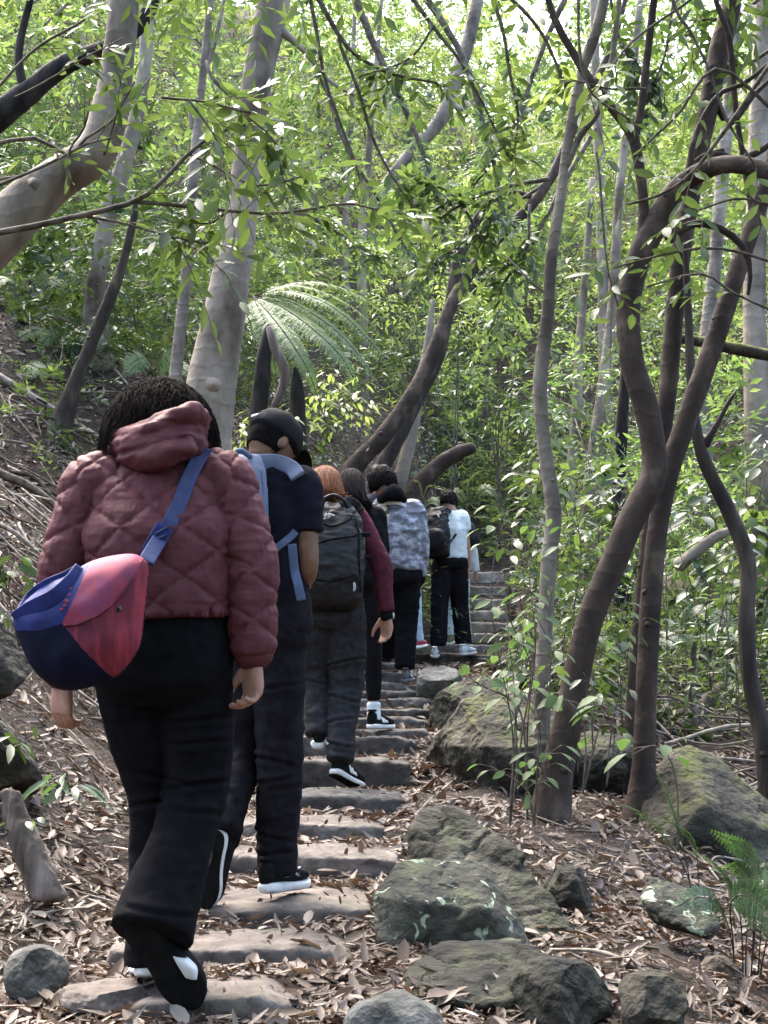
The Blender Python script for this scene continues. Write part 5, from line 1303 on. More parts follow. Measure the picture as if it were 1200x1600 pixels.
def long_hair(mb, hc, f, rt, u, end, w0, w1, seed, n=420, r=.0045, len_=None):
    """straight hair: a dense sheet of strands from the crown down the back to the ends"""
    g = np.random.default_rng(seed)
    P, fc = cap_hair(hc, f, rt, u, .98, seed=seed, rough=.003)
    mb.add(P, fc)
    for _ in range(n):
        a = g.uniform(-1.9, 1.9); e = g.uniform(.0, 1.0)
        # scalp root, then over the back of the head, then to its place on the lower edge
        q0 = hc + u * .114 * math.cos(e * 1.1) + (rt * math.sin(a) - f * math.cos(a)) * .09 * math.sin(e * 1.1 + .1)
        q1 = hc + (rt * math.sin(a) * .090 - f * math.cos(a) * .112) + u * g.uniform(-.01, .02)
        t = math.sin(a) / 1.0
        q2 = lerp(hc - u * .09, end, .5) + rt * t * lerp(.085, w1, .5) - f * (.085 * math.cos(a) + .02) + g.normal(size=3) * .004
        q3 = end + rt * t * w1 - f * .05 * max(0, math.cos(a)) + g.normal(size=3) * .012 + u * g.uniform(-.02, .03)
        tube(mb, np.array([q0, q1, q2, q3]), r * np.array([.9, 1.1, 1, .35]), 5, cap=False, n=12)
# ---------------- the walker in the maroon jacket
def quilt(v, o):
    """diamond stitching: puffed cells between pressed seams"""
    J = o['J']; best = None
    ax = [(o['hm'] - o['sp'] * .1, o['sm'] + o['sp'] * .05, .185)]
    for s in 'LR': ax += [(J['sh' + s], J['el' + s], .066), (J['el' + s], J['wr' + s], .06)]
    D, Uu, Vv = [], [], []
    for k, (a, b, r) in enumerate(ax):
        d, t = seg_near(v, a, b); dr = norm(b - a) if k == 0 else norm(a - b)
        w = norm(np.cross(np.array([0, -1., 0]), dr))
        off = 0 if k in (0, 1, 3) else np.linalg.norm(ax[k - 1][0] - ax[k - 1][1])
        D.append(d / r); Uu.append((v - a) @ w); Vv.append(((v - a) @ dr) - off)
    i = np.argmin(np.array(D), 0); ar = np.arange(len(v))
    u = np.array(Uu)[i, ar]; h = np.array(Vv)[i, ar]
    u = u + .012 * fbm(v * 7, 5, 2); h = h + .014 * fbm(v * 7, 8, 2)
    p, q = u / .165 + h / .135, u / .165 - h / .135
    s1 = np.abs(p - np.round(p)); s2 = np.abs(q - np.round(q))
    se = np.minimum(s1, s2)
    puff = .0105 * (1 - np.exp(-(se / .11) ** 1.1))
    near = np.exp(-(se / .2) ** 2)
    return puff - .004 + near * .006 * ridge(v * np.array([34, 34, 15]), 77, 2) + .0032 * ridge(v * np.array([16, 16, 36]), 79, 3)
A = figure('person with dark curly hair, maroon quilted jacket and flared black trousers, one shoe sole raised', dict(
    Y=4.05, skin='skin_tan', seed=11, vx=.0065, bvx=.0045, bend=.02, hs=1.02,
    j=dict(neck=(250, 712, 0), shL=(146, 757, .0), shR=(350, 752, 0), elL=(104, 880, -.02), elR=(392, 872, -.03), wrL=(98, 1052, .05), wrR=(396, 1022, -.03),
           hipL=(205, 1045, 0), hipR=(308, 1045, 0), knL=(243, 1240, .10), anL=(243, 1470, .08), knR=(308, 1232, .04), anR=(247, 1425, -.13)),
    head=(250, 662, .05, 0, 24), tw=(.182, .165, .185, .165), td=(.135, .115, .13, .09),
    handR=dict(d=(-.02, -.02, -1), palm=(-.78, -.62, 0), thumb=(-.62, .78, 0), curl=.74), handL=dict(d=(0, 0, -1), palm=(.5, .6, 0), thumb=(.3, .9, 0), curl=.6),
    pants=dict(m='black_cloth', rL=(.098, .098, .078, .070, .082), rR=(.098, .100, .087, .086, .108), hem=.06, amp=.007, creases=((268, 1132, 362, 1120, .009), (262, 1166, 358, 1158, .008), (256, 1232, 352, 1220, .011), (212, 1205, 296, 1222, .008), (200, 1262, 262, 1250, .009), (262, 1262, 346, 1272, .007), (215, 1400, 315, 1420, .006)), sc=(5, 5, 11), seat=1, loose=.008),
    top=dict(name='jacket', m='maroon', hem=.27, loose=.022, arm=(.080, .074, .068, .064, .058), fn=quilt, amp=.0035, vx=.0042)))
per = A['per']
# hood: a slumped roll of fabric over the collar
hb = MB()
def hp(px, py, dy): return at(px, py, 4.05 + dy)
k = 4.05 / F
pts = [(172, 708, .02, 14), (180, 695, -.04, 22), (210, 692, -.10, 30), (248, 685, -.125, 36), (285, 676, -.115, 40), (312, 668, -.07, 34), (326, 672, .0, 24), (322, 690, .06, 20)]
loft(hb, [(hp(a, b, c), np.array([0, .045, 0]) + 0, UPZ * r * k, 2) for a, b, c, r in pts], 20, n=26)
pts = [(200, 678, -.10, 8), (235, 668, -.15, 12), (275, 654, -.15, 13), (305, 648, -.12, 14), (322, 656, -.06, 12)]
loft(hb, [(hp(a, b, c), np.array([0, .03, 0]), UPZ * r * k, 2) for a, b, c, r in pts], 18, n=20)
pts = [(190, 715, -.07, 12), (225, 716, -.125, 15), (265, 708, -.155, 15), (300, 696, -.13, 12)]
loft(hb, [(hp(a, b, c), np.array([0, .03, 0]), UPZ * r * k, 2) for a, b, c, r in pts], 18, n=20)
v, fc = garment(hb, .006, lambda v: folds(.013, (6, 6, 22), 41)(v) + .006 * ridge(v * np.array([12, 12, 26]), 3, 3), 3)
hood_s = (v, fc)
MB().add(v, fc).build('hood', M['maroon'], A['top'])
a_ = np.linspace(0, 2 * math.pi, 40)
rg = A['ring'](.27, .176, .134, 2.4); e_ = 2 / 2.4
hp_ = np.array([rg[0] + rg[1] * np.sign(math.cos(t)) * abs(math.cos(t)) ** e_ + rg[2] * np.sign(math.sin(t)) * abs(math.sin(t)) ** e_ for t in a_])
hb = MB(); tube(hb, hp_, np.full(40, .013), 10, .06, 30, cap=False, sq=.7); hb.build('hem_band', M['maroon'], A['top'])
for s in 'RL':                                              # elastic cuffs
    w, e = A['J']['wr' + s], A['J']['el' + s]; d = norm(w - e)
    c = MB(); tube(c, np.array([w - d * .02, w + d * .0, w + d * .018]), np.array([.054, .056, .050]), 24, .04, 30); c.build('cuff', M['maroon'], A['top'])
hm_ = MB(); cst = cast_fn([A['topv'], hood_s])
# hair
h = MB(); P, fc = cap_hair(A['hc'], A['f'], A['rt'], A['u'], 1.08, (.104, .108, .110), 3, .012)
h.add(P, fc); hair_strands(h, A['hc'], A['f'], A['rt'], A['u'], 8000, .13, .0008, 5, .022, 1.1, .6, .75, (.114, .116, .120), 2.6)
h.build('hair', M['hair_brown'], per)
# shoes
shoe(per, at(210, 1446, 3.86), at(290, 1552, 3.92), np.array([.25, .93, .25]), 'shoe_black', 'rubber_black', 'rubber_black', L=.27, w=.060)
sh_ = shoe(per, at(232, 1528, 4.06), at(228, 1519, 4.32), np.array([0, 0, 1.]), 'shoe_black', 'rubber_white', None, L=.27)
wp = MB(); loft(wp, [(at(283, 1496, 3.885), np.array([.020, .0, -.005]), np.array([0, .03, 0]), 3), (at(292, 1508, 3.89), np.array([.026, .0, -.008]), np.array([0, .035, 0]), 3), (at(299, 1527, 3.90), np.array([.016, 0, -.004]), np.array([0, .03, 0]), 3)], 16, n=10)
wp.build('white_shoe_side', M['rubber_white'], per)

# ---------------- her bag
def pillow(poly, Yc, depth, step=.006, seed=0, powr=.55):
    """a stuffed shape from its outline: front and back swell with the distance to the edge"""
    Q = np.array([at(p[0], p[1], Yc) for p in poly])
    q2 = Q[:, [0, 2]]
    x0, z0 = q2.min(0) - step; x1, z1 = q2.max(0) + step
    xs, zs = np.arange(x0, x1, step), np.arange(z0, z1, step)
    XX, ZZ = np.meshgrid(xs, zs); pt = np.stack([XX.ravel(), ZZ.ravel()], -1)
    ins = np.zeros(len(pt), bool); dm = np.full(len(pt), 9.)
    for a, b in zip(q2, np.roll(q2, -1, 0)):
        c = ((a[1] > pt[:, 1]) != (b[1] > pt[:, 1])) & (pt[:, 0] < (b[0] - a[0]) * (pt[:, 1] - a[1]) / (b[1] - a[1] + 1e-12) + a[0]); ins ^= c
        ab = b - a; t = np.clip(((pt - a) @ ab) / (ab @ ab), 0, 1); dm = np.minimum(dm, np.linalg.norm(pt - a - t[:, None] * ab, axis=1))
    dm = np.where(ins, dm, 0); mxd = dm.max()
    hgt = depth * (1 - (1 - np.minimum(dm / (mxd * .95), 1)) ** 2) ** powr
    hgt += np.where(ins, (dm / mxd) ** .5 * (.013 * ridge(np.column_stack([pt[:, 0] * 9 + pt[:, 1] * 9, pt[:, 1] * 16 - pt[:, 0] * 16, pt[:, 0] * 0 + seed]), seed, 4)), 0)
    H2 = hgt.reshape(XX.shape); w = max(1, int(.012 / step)); ker = np.ones(2 * w + 1) / (2 * w + 1)
    for _ in range(2):                                         # soft cloth has no hard ridge lines
        H2 = np.apply_along_axis(lambda m: np.convolve(m, ker, 'same'), 0, H2); H2 = np.apply_along_axis(lambda m: np.convolve(m, ker, 'same'), 1, H2)
    k_ = np.clip(dm.reshape(XX.shape) / .03, 0, 1)
    H2 = hgt.reshape(XX.shape) * (1 - k_) + H2 * k_
    return xs, zs, ins.reshape(XX.shape), H2
def inpoly(px, py, poly):
    ins = np.zeros(len(px), bool); poly = np.array(poly, float)
    for a, b in zip(poly, np.roll(poly, -1, 0)):
        ins ^= ((a[1] > py) != (b[1] > py)) & (px < (b[0] - a[0]) * (py - a[1]) / (b[1] - a[1] + 1e-12) + a[0])
    return ins
YB = 3.72
outline = [(226, 872), (233, 884), (231, 920), (226, 965), (220, 1008), (205, 1035), (185, 1056), (150, 1072), (105, 1080), (72, 1066), (48, 1040), (32, 1005), (22, 975), (24, 955), (48, 932), (78, 908), (112, 896), (132, 882), (158, 872), (190, 866), (212, 866)]
outline = [tuple(p) for p in spline(np.array(outline + outline[:1], float), 90)[:-1]]
xs, zs, ins, hg = pillow(outline, YB, .085, .0018, 4)
red = [(140, 878), (165, 866), (215, 860), (240, 870), (245, 1010), (188, 1066), (165, 1050), (130, 1015), (97, 974), (118, 930)]
pink = [(140, 878), (165, 866), (215, 860), (224, 872), (200, 915), (165, 955), (120, 977), (97, 974), (118, 930)]
blue = [(0, 985), (0, 900), (110, 880), (140, 876), (118, 930), (97, 974), (60, 985)]
nz_, nx_ = ins.shape
idx = -np.ones(ins.shape, int); ok = np.argwhere(ins); idx[ins] = np.arange(len(ok))
xx, zz = np.meshgrid(xs, zs)
fr = np.stack([xx[ins], YB - hg[ins], zz[ins]], -1); bk = np.stack([xx[ins], YB + hg[ins] * .8, zz[ins]], -1)
def to_px(p):
    d = p - np.array([0, 0, CAMZ]); w = d[:, 1] * CP + d[:, 2] * SP; y = -d[:, 1] * SP + d[:, 2] * CP
    return 600 + d[:, 0] / w * F, 800 - y / w * F
qa, qb, qc, qd = idx[:-1, :-1], idx[:-1, 1:], idx[1:, 1:], idx[1:, :-1]
good = (qa >= 0) & (qb >= 0) & (qc >= 0) & (qd >= 0)
quads = np.stack([qa[good], qb[good], qc[good], qd[good]], -1)
cx, cy = to_px(fr[quads].mean(1))
ii = ins & ~(np.roll(ins, 1, 0) & np.roll(ins, -1, 0) & np.roll(ins, 1, 1) & np.roll(ins, -1, 1))
isr = inpoly(cx, cy, red); isp = inpoly(cx, cy, pink); isb = inpoly(cx, cy, blue)
Bg = empty('crossbody_bag', at(130, 1075, YB), 'navy and red patterned crossbody bag slung behind the maroon jacket walker', 'bag')
n_ = len(fr); both = np.vstack([fr, bk])
cnt = {}
for q in quads:
    for a, b in ((0, 1), (1, 2), (2, 3), (3, 0)):
        e = (q[a], q[b]); cnt[(min(e), max(e))] = cnt.get((min(e), max(e)), 0) + 1 if (min(e), max(e)) in cnt else 1
rim = []
for q in quads:
    for a, b in ((0, 1), (1, 2), (2, 3), (3, 0)):
        if cnt[(min(q[a], q[b]), max(q[a], q[b]))] == 1: rim.append((q[b], q[a], q[a] + n_, q[b] + n_))
rim = np.array(rim)
def sub(faces):
    u_, inv = np.unique(faces, return_inverse=True); return both[u_], inv.reshape(faces.shape)
nav = np.vstack([quads[~isr & ~isb], quads[:, ::-1] + n_, rim])
v_, f_ = sub(nav); MB().add(v_, f_).build('bag_body', M['bag_navy'], Bg)
v_, f_ = sub(quads[isr & ~isp]); MB().add(v_, f_).build('red_panel', M['bag_red'], Bg)
v_, f_ = sub(quads[isp]); MB().add(v_, f_).build('pink_panel', M['bag_pink'], Bg)
v_, f_ = sub(quads[isb & ~isr]); MB().add(v_, f_).build('gathered_collar', M['bag_blue'], Bg)
cb = cast_fn([(both, np.vstack([quads, rim]))])
seam = MB(); tube(seam, np.array([cb(*p, .002, YB) for p in [(222, 876), (200, 915), (165, 953), (125, 974), (100, 977)]]), np.full(5, .0035), 8, n=30); seam.build('seam', M['bag_red'], Bg)
ey = cb(185, 952, .002, YB - .08)
g_ = MB(); ball(g_, ey, (np.array([.0075, 0, 0]), np.array([0, .004, 0]), UPZ * .0085), 14, 8); g_.build('eyelet', M['metal'], Bg)
g_ = MB(); ball(g_, ey - np.array([0, .003, 0]), (np.array([.004, 0, 0]), np.array([0, .003, 0]), UPZ * .005), 14, 8); g_.build('eyelet', M['rubber_black'], Bg)
ribbon('handle', [cb(24, 968, .004, YB), cb(50, 950, .012, YB), cb(85, 932, .014, YB), cb(112, 908, .010, YB), cb(128, 888, .004, YB)], .040, .006, 'bag_blue', Bg)
ribbon('handle', [cb(30, 958, .0, YB), cb(48, 930, .006, YB), cb(72, 912, .006, YB), cb(100, 900, .004, YB), cb(122, 888, .0, YB)], .022, .005, 'bag_blue', Bg)
r_ = np.random.default_rng(4)
for p in [(105, 940), (101, 946), (108, 930), (96, 952), (110, 920), (103, 938)]:
    f1 = cb(p[0], p[1], .003, YB)
    s_ = MB(); ball(s_, f1, (np.array([.005, 0, .002]), np.array([0, .001, 0]), np.array([-.001, 0, .003])), 10, 6); s_.build('printed_flower', M['bag_pink'], Bg)
cA = cast_fn([A['topv'], (both, quads)])
sp_ = [(322, 698), (312, 714), (296, 745), (283, 780), (268, 812), (252, 838), (240, 862), (230, 884)]
ribbon('strap', [cst(*p, .008, 3.85) if p[1] < 860 else (cst(*p, .01, 3.85) * .35 + cb(226, 878, .002, YB) * .65) for p in sp_], .041, .004, 'strap_blue', Bg, 50)
bp_ = [cst(*p, .014, 3.85) for p in [(257, 822), (249, 836), (241, 850), (233, 866)]]
ribbon('buckle', bp_, .046, .010, 'bag_blue', Bg, 12)
for p in [(254, 828), (247, 842), (237, 858)]:
    c = cst(*p, .021, 3.85); b_ = MB(); dx = norm(np.array([.8, 0, -.45 * -1.0]))
    loft(b_, [(c - dx * .024, UPZ * .004, np.array([0, .004, 0]), 4), (c + dx * .024, UPZ * .004, np.array([0, .004, 0]), 4)], 8); b_.build('buckle_bar', M['strap_blue'], Bg)

# ---------------- the man in the cap
B = figure('person in a black baseball cap, navy t-shirt and dark trousers, looking down at the steps', dict(
    Y=5.25, skin='skin_brown', seed=23, vx=.008, bvx=.006,
    j=dict(neck=(414, 716, 0), shL=(345, 760, .10), shR=(473, 760, -.06), elL=(350, 870, .15), elR=(481, 884, -.06), wrL=(385, 925, .30), wrR=(462, 940, .14),
           hipL=(392, 990, .03), hipR=(437, 990, -.02), knL=(378, 1170, .06), anL=(347, 1292, -.13), knR=(438, 1185, -.03), anR=(431, 1355, 0)),
    head=(427, 690, .02, 46, 36), tw=(.150, .140, .165, .155), td=(.115, .105, .115, .085),
    handR=dict(d=(-.2, .8, -.1), curl=.8),
    pants=dict(m='char_cloth', r=(.086, .084, .074, .068, .066), hem=.02, amp=.012, creases=((400, 1080, 465, 1070, .009), (398, 1180, 462, 1196, .011), (402, 1225, 460, 1212, .010), (400, 1300, 456, 1312, .010), (402, 1335, 458, 1326, .010)), sc=(8, 8, 12), loose=.012),
    top=dict(name='t_shirt', m='navy_cloth', hem=.16, loose=.018, arm=(.066, .064, .064, .06, .05), sleeve=.64, amp=.006)))
per = B['per']
m = MB(); loft(m, [B['ring'](-.02, .165, .125), B['ring'](.05, .172, .132), B['ring'](.25, .165, .128)], 28, n=10)
v, fc = garment(m, .008, folds(.006, (8, 8, 8), 9)); MB().add(v, fc).build('undershirt', M['char_cloth'], per)
h = MB(); P, fc = cap_hair(B['hc'], B['f'], B['rt'], B['u'], 1.0, (.078, .099, .110), 3, .003, front=.05, lowcut=-.62); h.add(P, fc); h.build('hair', M['hair_short'], per)
hc, f, rt, u = B['hc'], B['f'], B['rt'], B['u']
v, fc = ICO5
q = v.copy(); z = q[:, 2]
lowr = .10
P = hc + rt * q[:, :1] * .092 + f * q[:, 1:2] * .112 + u * (np.where(z > 0, z * .112, z * .030)[:, None] + .014)
P = P + norm(P - hc) * (.0025 * np.cos(np.arctan2(q[:, 0], q[:, 1]) * 6) * np.clip(z, 0, 1))[:, None]
cp = MB().add(P, fc); co = cp.build('cap', M['cap_black'], per)
bm = MB(); rs = []
for t in np.linspace(0, 1, 8):
    rs.append((hc + f * (.085 + .095 * t) + u * (.024 - .02 * t * t), rt * (.088 * (1 - .55 * t ** 2.2)), u * .004, 2.2))
loft(bm, rs, 20); bm.build('visor', M['cap_black'], co)
bt = MB(); ball(bt, hc + u * .130, (rt * .008, f * .008, u * .004), 10, 6); bt.build('button', M['cap_black'], co)
arc = [hc - f * (.112 * math.cos(a)) + rt * (.05 * math.sin(a * 1.4)) + u * (.032 + .05 * math.cos(a * 1.4)) for a in np.linspace(-1.1, 1.1, 9)]
tg = MB(); c0 = hc - f * .114 - rt * .012 + u * .026
loft(tg, [(c0 - rt * .018, u * .006, f * .003, 4), (c0 + rt * .018, u * .006, f * .003, 4)], 8); tg.build('strap_slider', M['silver'], co)
shoe(per, at(413, 1398, 5.17), at(474, 1388, 5.42), np.array([-.05, 0, 1.]), 'shoe_black', 'rubber_white', None, L=.29, deco=('cross', 'silver'), toe_up=.02, thick=.04)
shoe(per, at(338, 1300, 5.08), at(322, 1398, 5.14), np.array([.45, .85, .1]), 'shoe_black', 'rubber_white', 'rubber_black', L=.27)
patch = MB(); ball(patch, at(325, 1338, 5.075), (np.array([.016, .002, .01]), np.array([.0, .004, 0]), UPZ * .034), 12, 8); patch.build('sole_patch', M['rock_brown'], per)
# his pack
def pack(name, lab, c, out, w, h, d, m, seed, up=UPZ, prof=((0, .62, .55), (.06, .9, .8), (.3, 1, 1), (.6, .97, .92), (.85, .85, .68), (1, .55, .4)), amp=.006, vx=.008):
    out = norm(np.array(out, float)); up = norm(np.asarray(up, float) - out * (np.asarray(up, float) @ out)); rt = np.cross(up, out)
    e = empty(name, c - up * h / 2, lab, 'backpack')
    b = MB(); loft(b, [(c + up * h * (t - .5) + out * d * (dd - 1) * .5, rt * w / 2 * ww, out * d / 2 * dd, 3.6) for t, ww, dd in prof], 28, n=24)
    v, fc = garment(b, vx, folds(amp, (9, 9, 16), seed), 4)
    o = MB().add(v, fc).build('pack_body', M[m], e)
    return e, o, (v, fc), rt, up, out
e, o, sf, prt, pup, pout = pack('backpack', 'pale blue grey backpack worn by the person in the cap, half hidden by maroon sleeve', at(362, 822, 5.08), (-.62, -.78, 0), .27, .50, .15, 'pack_blue', 3)
cB = cast_fn(B['surf'])
ribbon('shoulder_strap', [at(372, 716, 5.14), cB(385, 722, .012, 5.2), cB(405, 722, .012, 5.15), cB(432, 722, .012, 5.13), cB(455, 731, .010, 5.15), cB(466, 745, .008, 5.15)], .056, .012, 'pack_blue', e)
tb = MB(); tube(tb, np.array([at(361, 714, 5.05), at(375, 704, 5.03), at(392, 714, 5.04)]), np.full(3, .010), 8, n=14); tb.build('handle', M['strap_pale'], e)
ribbon('waist_strap', [cB(417, 868, .010, 5.12), cB(435, 854, .010, 5.12), cB(455, 838, .010, 5.13), cB(462, 830, .008, 5.15)], .026, .005, 'strap_pale', e)
ribbon('loose_strap', [cB(456, 850, .012, 5.12), cB(460, 890, .014, 5.12), at(466, 915, 5.10), at(471, 938, 5.10)], .032, .005, 'strap_pale', e)
tb = MB(); tube(tb, np.array([c for c in [at(408, 735, 5.03), at(411, 770, 5.02), at(410, 800, 5.02)]]), np.full(3, .004), 6, n=12); tb.build('piping', M['strap_pale'], e)

# ---------------- auburn hair
C = figure('person with long auburn hair, plum long sleeved top and grey trousers, wearing a watch', dict(
    Y=7.9, skin='skin_tan', seed=37, vx=.010, bvx=.008,
    j=dict(neck=(512, 792, 0), shL=(468, 812, 0), shR=(556, 808, 0), elL=(455, 880, .0), elR=(595, 880, -.02), wrL=(462, 940, .2), wrR=(604, 956, -.02),
           hipL=(498, 955, 0), hipR=(540, 955, 0), knL=(492, 1055, .12), anL=(497, 1140, .02), knR=(541, 1068, .08), anR=(532, 1180, -.06)),
    head=(508, 760, .03, 0, 20), tw=(.165, .15, .16, .15), td=(.12, .11, .12, .085), handR=dict(d=(-.05, 0, -1), palm=(-.5, -.6, 0), thumb=(-.7, .6, 0), curl=.35),
    pants=dict(m='grey_cloth', rL=(.10, .092, .078, .068, .062), rR=(.105, .10, .085, .072, .066), amp=.013, creases=((510, 1040, 572, 1026, .014), (508, 1085, 560, 1098, .014), (508, 1130, 555, 1122, .012), (508, 1160, 552, 1168, .012), (472, 1060, 512, 1072, .012)), sc=(8, 8, 12), seat=1, loose=.012, hem=.03),
    top=dict(name='top', m='plum_cloth', hem=.12, loose=.015, arm=(.066, .062, .056, .05, .043), amp=.006)))
per = C['per']
h = MB(); long_hair(h, C['hc'], C['f'], C['rt'], C['u'], at(517, 782, 7.83), .10, .085, 3)
h.build('hair', M['hair_red'], per)
w_ = C['J']['wrR']; d_ = norm(C['J']['wrR'] - C['J']['elR'])
t_ = MB(); tube(t_, np.array([w_ + d_ * .008, w_ + d_ * .022, w_ + d_ * .036]), np.array([.036, .038, .036]), 18); t_.build('watch_strap', M['rubber_black'], per)
t_ = MB(); ball(t_, w_ + d_ * .022 + np.array([.034, -.01, 0]), (np.array([.006, 0, 0]), np.array([0, .016, 0]), UPZ * .018), 12, 8); t_.build('watch_face', M['silver'], per)
shoe(per, at(520, 1211, 7.80), at(552, 1228, 7.95), np.array([-.1, -.1, 1.]), 'shoe_black', 'rubber_white', 'rubber_black', L=.27, deco=('stripes', 'white_print'), thick=.04)
shoe(per, at(498, 1172, 7.88), at(500, 1166, 8.12), np.array([0, -.1, 1.]), 'shoe_black', 'rubber_white', None, L=.27, deco=('stripes', 'white_print'), thick=.045)
e, o, sf, prt, pup, pout = pack('backpack', 'large black backpack with white logo and top handle on the auburn haired walker', at(520, 866, 7.70), (.12, -1, .08), .335, .565, .24, 'pack_black', 9, up=(.03, .10, 1), amp=.012)
cC = cast_fn([sf]); cC2 = cast_fn(C['surf'] + [sf])
tb = MB(); tube(tb, np.array([at(503, 793, 7.68), at(508, 779, 7.66), at(522, 774, 7.66), at(536, 781, 7.66), at(543, 793, 7.68)]), np.full(5, .010), 8, n=20, sq=.6); tb.build('handle', M['pack_black'], e)
ribbon('shoulder_strap', [at(537, 792, 7.72), cC2(545, 785, .01, 7.75), cC2(555, 790, .012, 7.8), cC2(562, 800, .01, 7.8)], .06, .016, 'grey_cloth', e)
lg = MB(); c0 = cC(509, 805, .004, 7.6); ball(lg, c0, (np.array([.006, 0, .002]), np.array([0, .003, 0]), np.array([.003, 0, .011])), 12, 8); lg.build('logo', M['white_print'], e)
lg = MB(); q_ = [cC(x, y, .004, 7.6) for x, y in [(513, 802.5), (518, 804), (523, 805.5)]]
loft(lg, [(p, UPZ * .0035, np.array([0, .002, 0]), 4) for p in q_], 8, n=8); lg.build('logo', M['white_print'], e)
for ln in [[(497, 815), (520, 822), (545, 812), (556, 798)], [(492, 850), (520, 842), (552, 838), (562, 830)], [(552, 800), (560, 830), (561, 880), (563, 925)], [(490, 905), (520, 908), (555, 898)]]:
    sm_ = MB(); tube(sm_, np.array([cC(*p, .002, 7.6) for p in ln]), np.full(len(ln), .006), 6, n=24); sm_.build('zip_seam', M['rubber_black'], e)
for p in [(570, 836), (572, 872)]:
    bk_ = MB(); c0 = at(p[0], p[1], 7.66); loft(bk_, [(c0 - np.array([.03, 0, 0]), UPZ * .012, np.array([0, .008, 0]), 4), (c0 + np.array([.03, 0, .004]), UPZ * .012, np.array([0, .008, 0]), 4)], 10, n=4); bk_.build('side_buckle', M['rubber_black'], e)
tb = MB(); tube(tb, np.array([at(564, 905, 7.68), at(568, 930, 7.68), at(575, 950, 7.70)]), np.full(3, .005), 6, n=10); tb.build('drawcord', M['rubber_black'], e)
sm_ = MB(); tube(sm_, np.array([cC(553.5, 911, .004, 7.6), cC(554, 918, .004, 7.6), cC(553, 923, .004, 7.6)]), np.array([.006, .007, .005]), 8, n=6); sm_.build('zip_pull', M['silver'], e)

# ---------------- long dark hair, black clothes
D = figure('person with long dark hair, black top and leggings, white sock above a striped shoe', dict(
    Y=9.3, skin='skin_mid', seed=41, vx=.011, bvx=.009,
    j=dict(neck=(555, 788, 0), shL=(532, 806, 0), shR=(590, 806, 0), elL=(528, 850, .1), elR=(597, 856, .03), wrL=(545, 885, .3), wrR=(592, 898, .18),
           hipL=(562, 905, 0), hipR=(582, 905, 0), knL=(562, 990, .2), anL=(556, 1065, .32), knR=(583, 1000, 0), anR=(584, 1098, 0)),
    head=(547, 759, .03, 0, 18, -8), tw=(.15, .13, .145, .135), td=(.115, .10, .11, .08),
    pants=dict(m='black_tight', tight=1, r=(.088, .080, .058, .055, .042), amp=.002, seat=1, loose=.004, hem=-.01),
    top=dict(name='top', m='black_cloth', hem=.08, loose=.012, arm=(.056, .052, .048, .042, .036), amp=.004)))
per = D['per']
h = MB(); long_hair(h, D['hc'], D['f'], D['rt'], D['u'], at(564, 790, 9.22), .10, .065, 5); h.build('hair', M['hair_dark'], per)
s_ = MB(); a_ = D['J']['anR']; tube(s_, np.array([a_ + [0, 0, -.005], a_ + [0, 0, -.05], a_ + [0, 0, -.10]]), np.array([.043, .042, .046]), 18, .05, 30, n=10); s_.build('sock', M['white_cloth'], per)
shoe(per, at(578, 1140, 9.25), at(606, 1139, 9.42), UPZ, 'shoe_black', 'rubber_white', None, L=.255, deco=('stripes', 'white_print'), thick=.036)
shoe(per, at(552, 1092, 9.60), at(556, 1088, 9.85), UPZ, 'shoe_black', 'rubber_white', None, L=.255, thick=.036)

# ---------------- camouflage jacket
E = figure('person with black curly hair in a grey camouflage jacket and black trousers', dict(
    Y=11.7, skin='skin_mid', seed=53, vx=.012, bvx=.010,
    j=dict(neck=(604, 778, 0), shL=(588, 800, 0), shR=(648, 798, 0), elL=(580, 850, .1), elR=(657, 852, 0), wrL=(592, 890, .25), wrR=(654, 900, .02),
           hipL=(612, 900, 0), hipR=(638, 900, 0), knL=(608, 975, .22), anL=(604, 1020, .3), knR=(634, 975, .05), anR=(633, 1040, 0)),
    head=(598, 752, .03, -20, 15), tw=(.17, .165, .18, .16), td=(.125, .12, .13, .09), handR=dict(curl=.6),
    pants=dict(m='black_cloth', r=(.105, .10, .085, .078, .076), amp=.012, sc=(6, 6, 14), loose=.01, hem=.02),
    top=dict(name='jacket', m='camo', hem=.06, loose=.03, arm=(.085, .08, .074, .068, .060), amp=.012)))
per = E['per']
h = MB(); P, fc = cap_hair(E['hc'], E['f'], E['rt'], E['u'], 1.1, (.09, .104, .114), 7, .016); h.add(P, fc)
hair_strands(h, E['hc'], E['f'], E['rt'], E['u'], 1300, .05, .0032, 9, .016, 1.0, .6, .3, (.098, .11, .118)); h.build('hair', M['hair_black'], per)
hb = MB(); k = 11.7 / F
loft(hb, [(at(a, b, 11.7 + c), np.array([0, .06, 0]), UPZ * r * k, 2) for a, b, c, r in [(590, 783, -.02, 7), (600, 776, -.12, 9), (612, 770, -.14, 11), (625, 772, -.10, 10), (633, 782, -.02, 7)]], 16, n=18)
v, fc = garment(hb, .010, folds(.016, (8, 8, 18), 5)); MB().add(v, fc).build('hood', M['black_cloth'], E['top'])
cE = cast_fn([E['topv']])
bl = MB(); tube(bl, np.array([cE(x, y, .003, 11.5) for x, y in [(592, 790), (606, 786), (622, 786), (634, 791)]]), np.array([.01, .016, .016, .01]), 8, n=14, sq=.5); bl.build('collar_band', M['white_print'], E['top'])
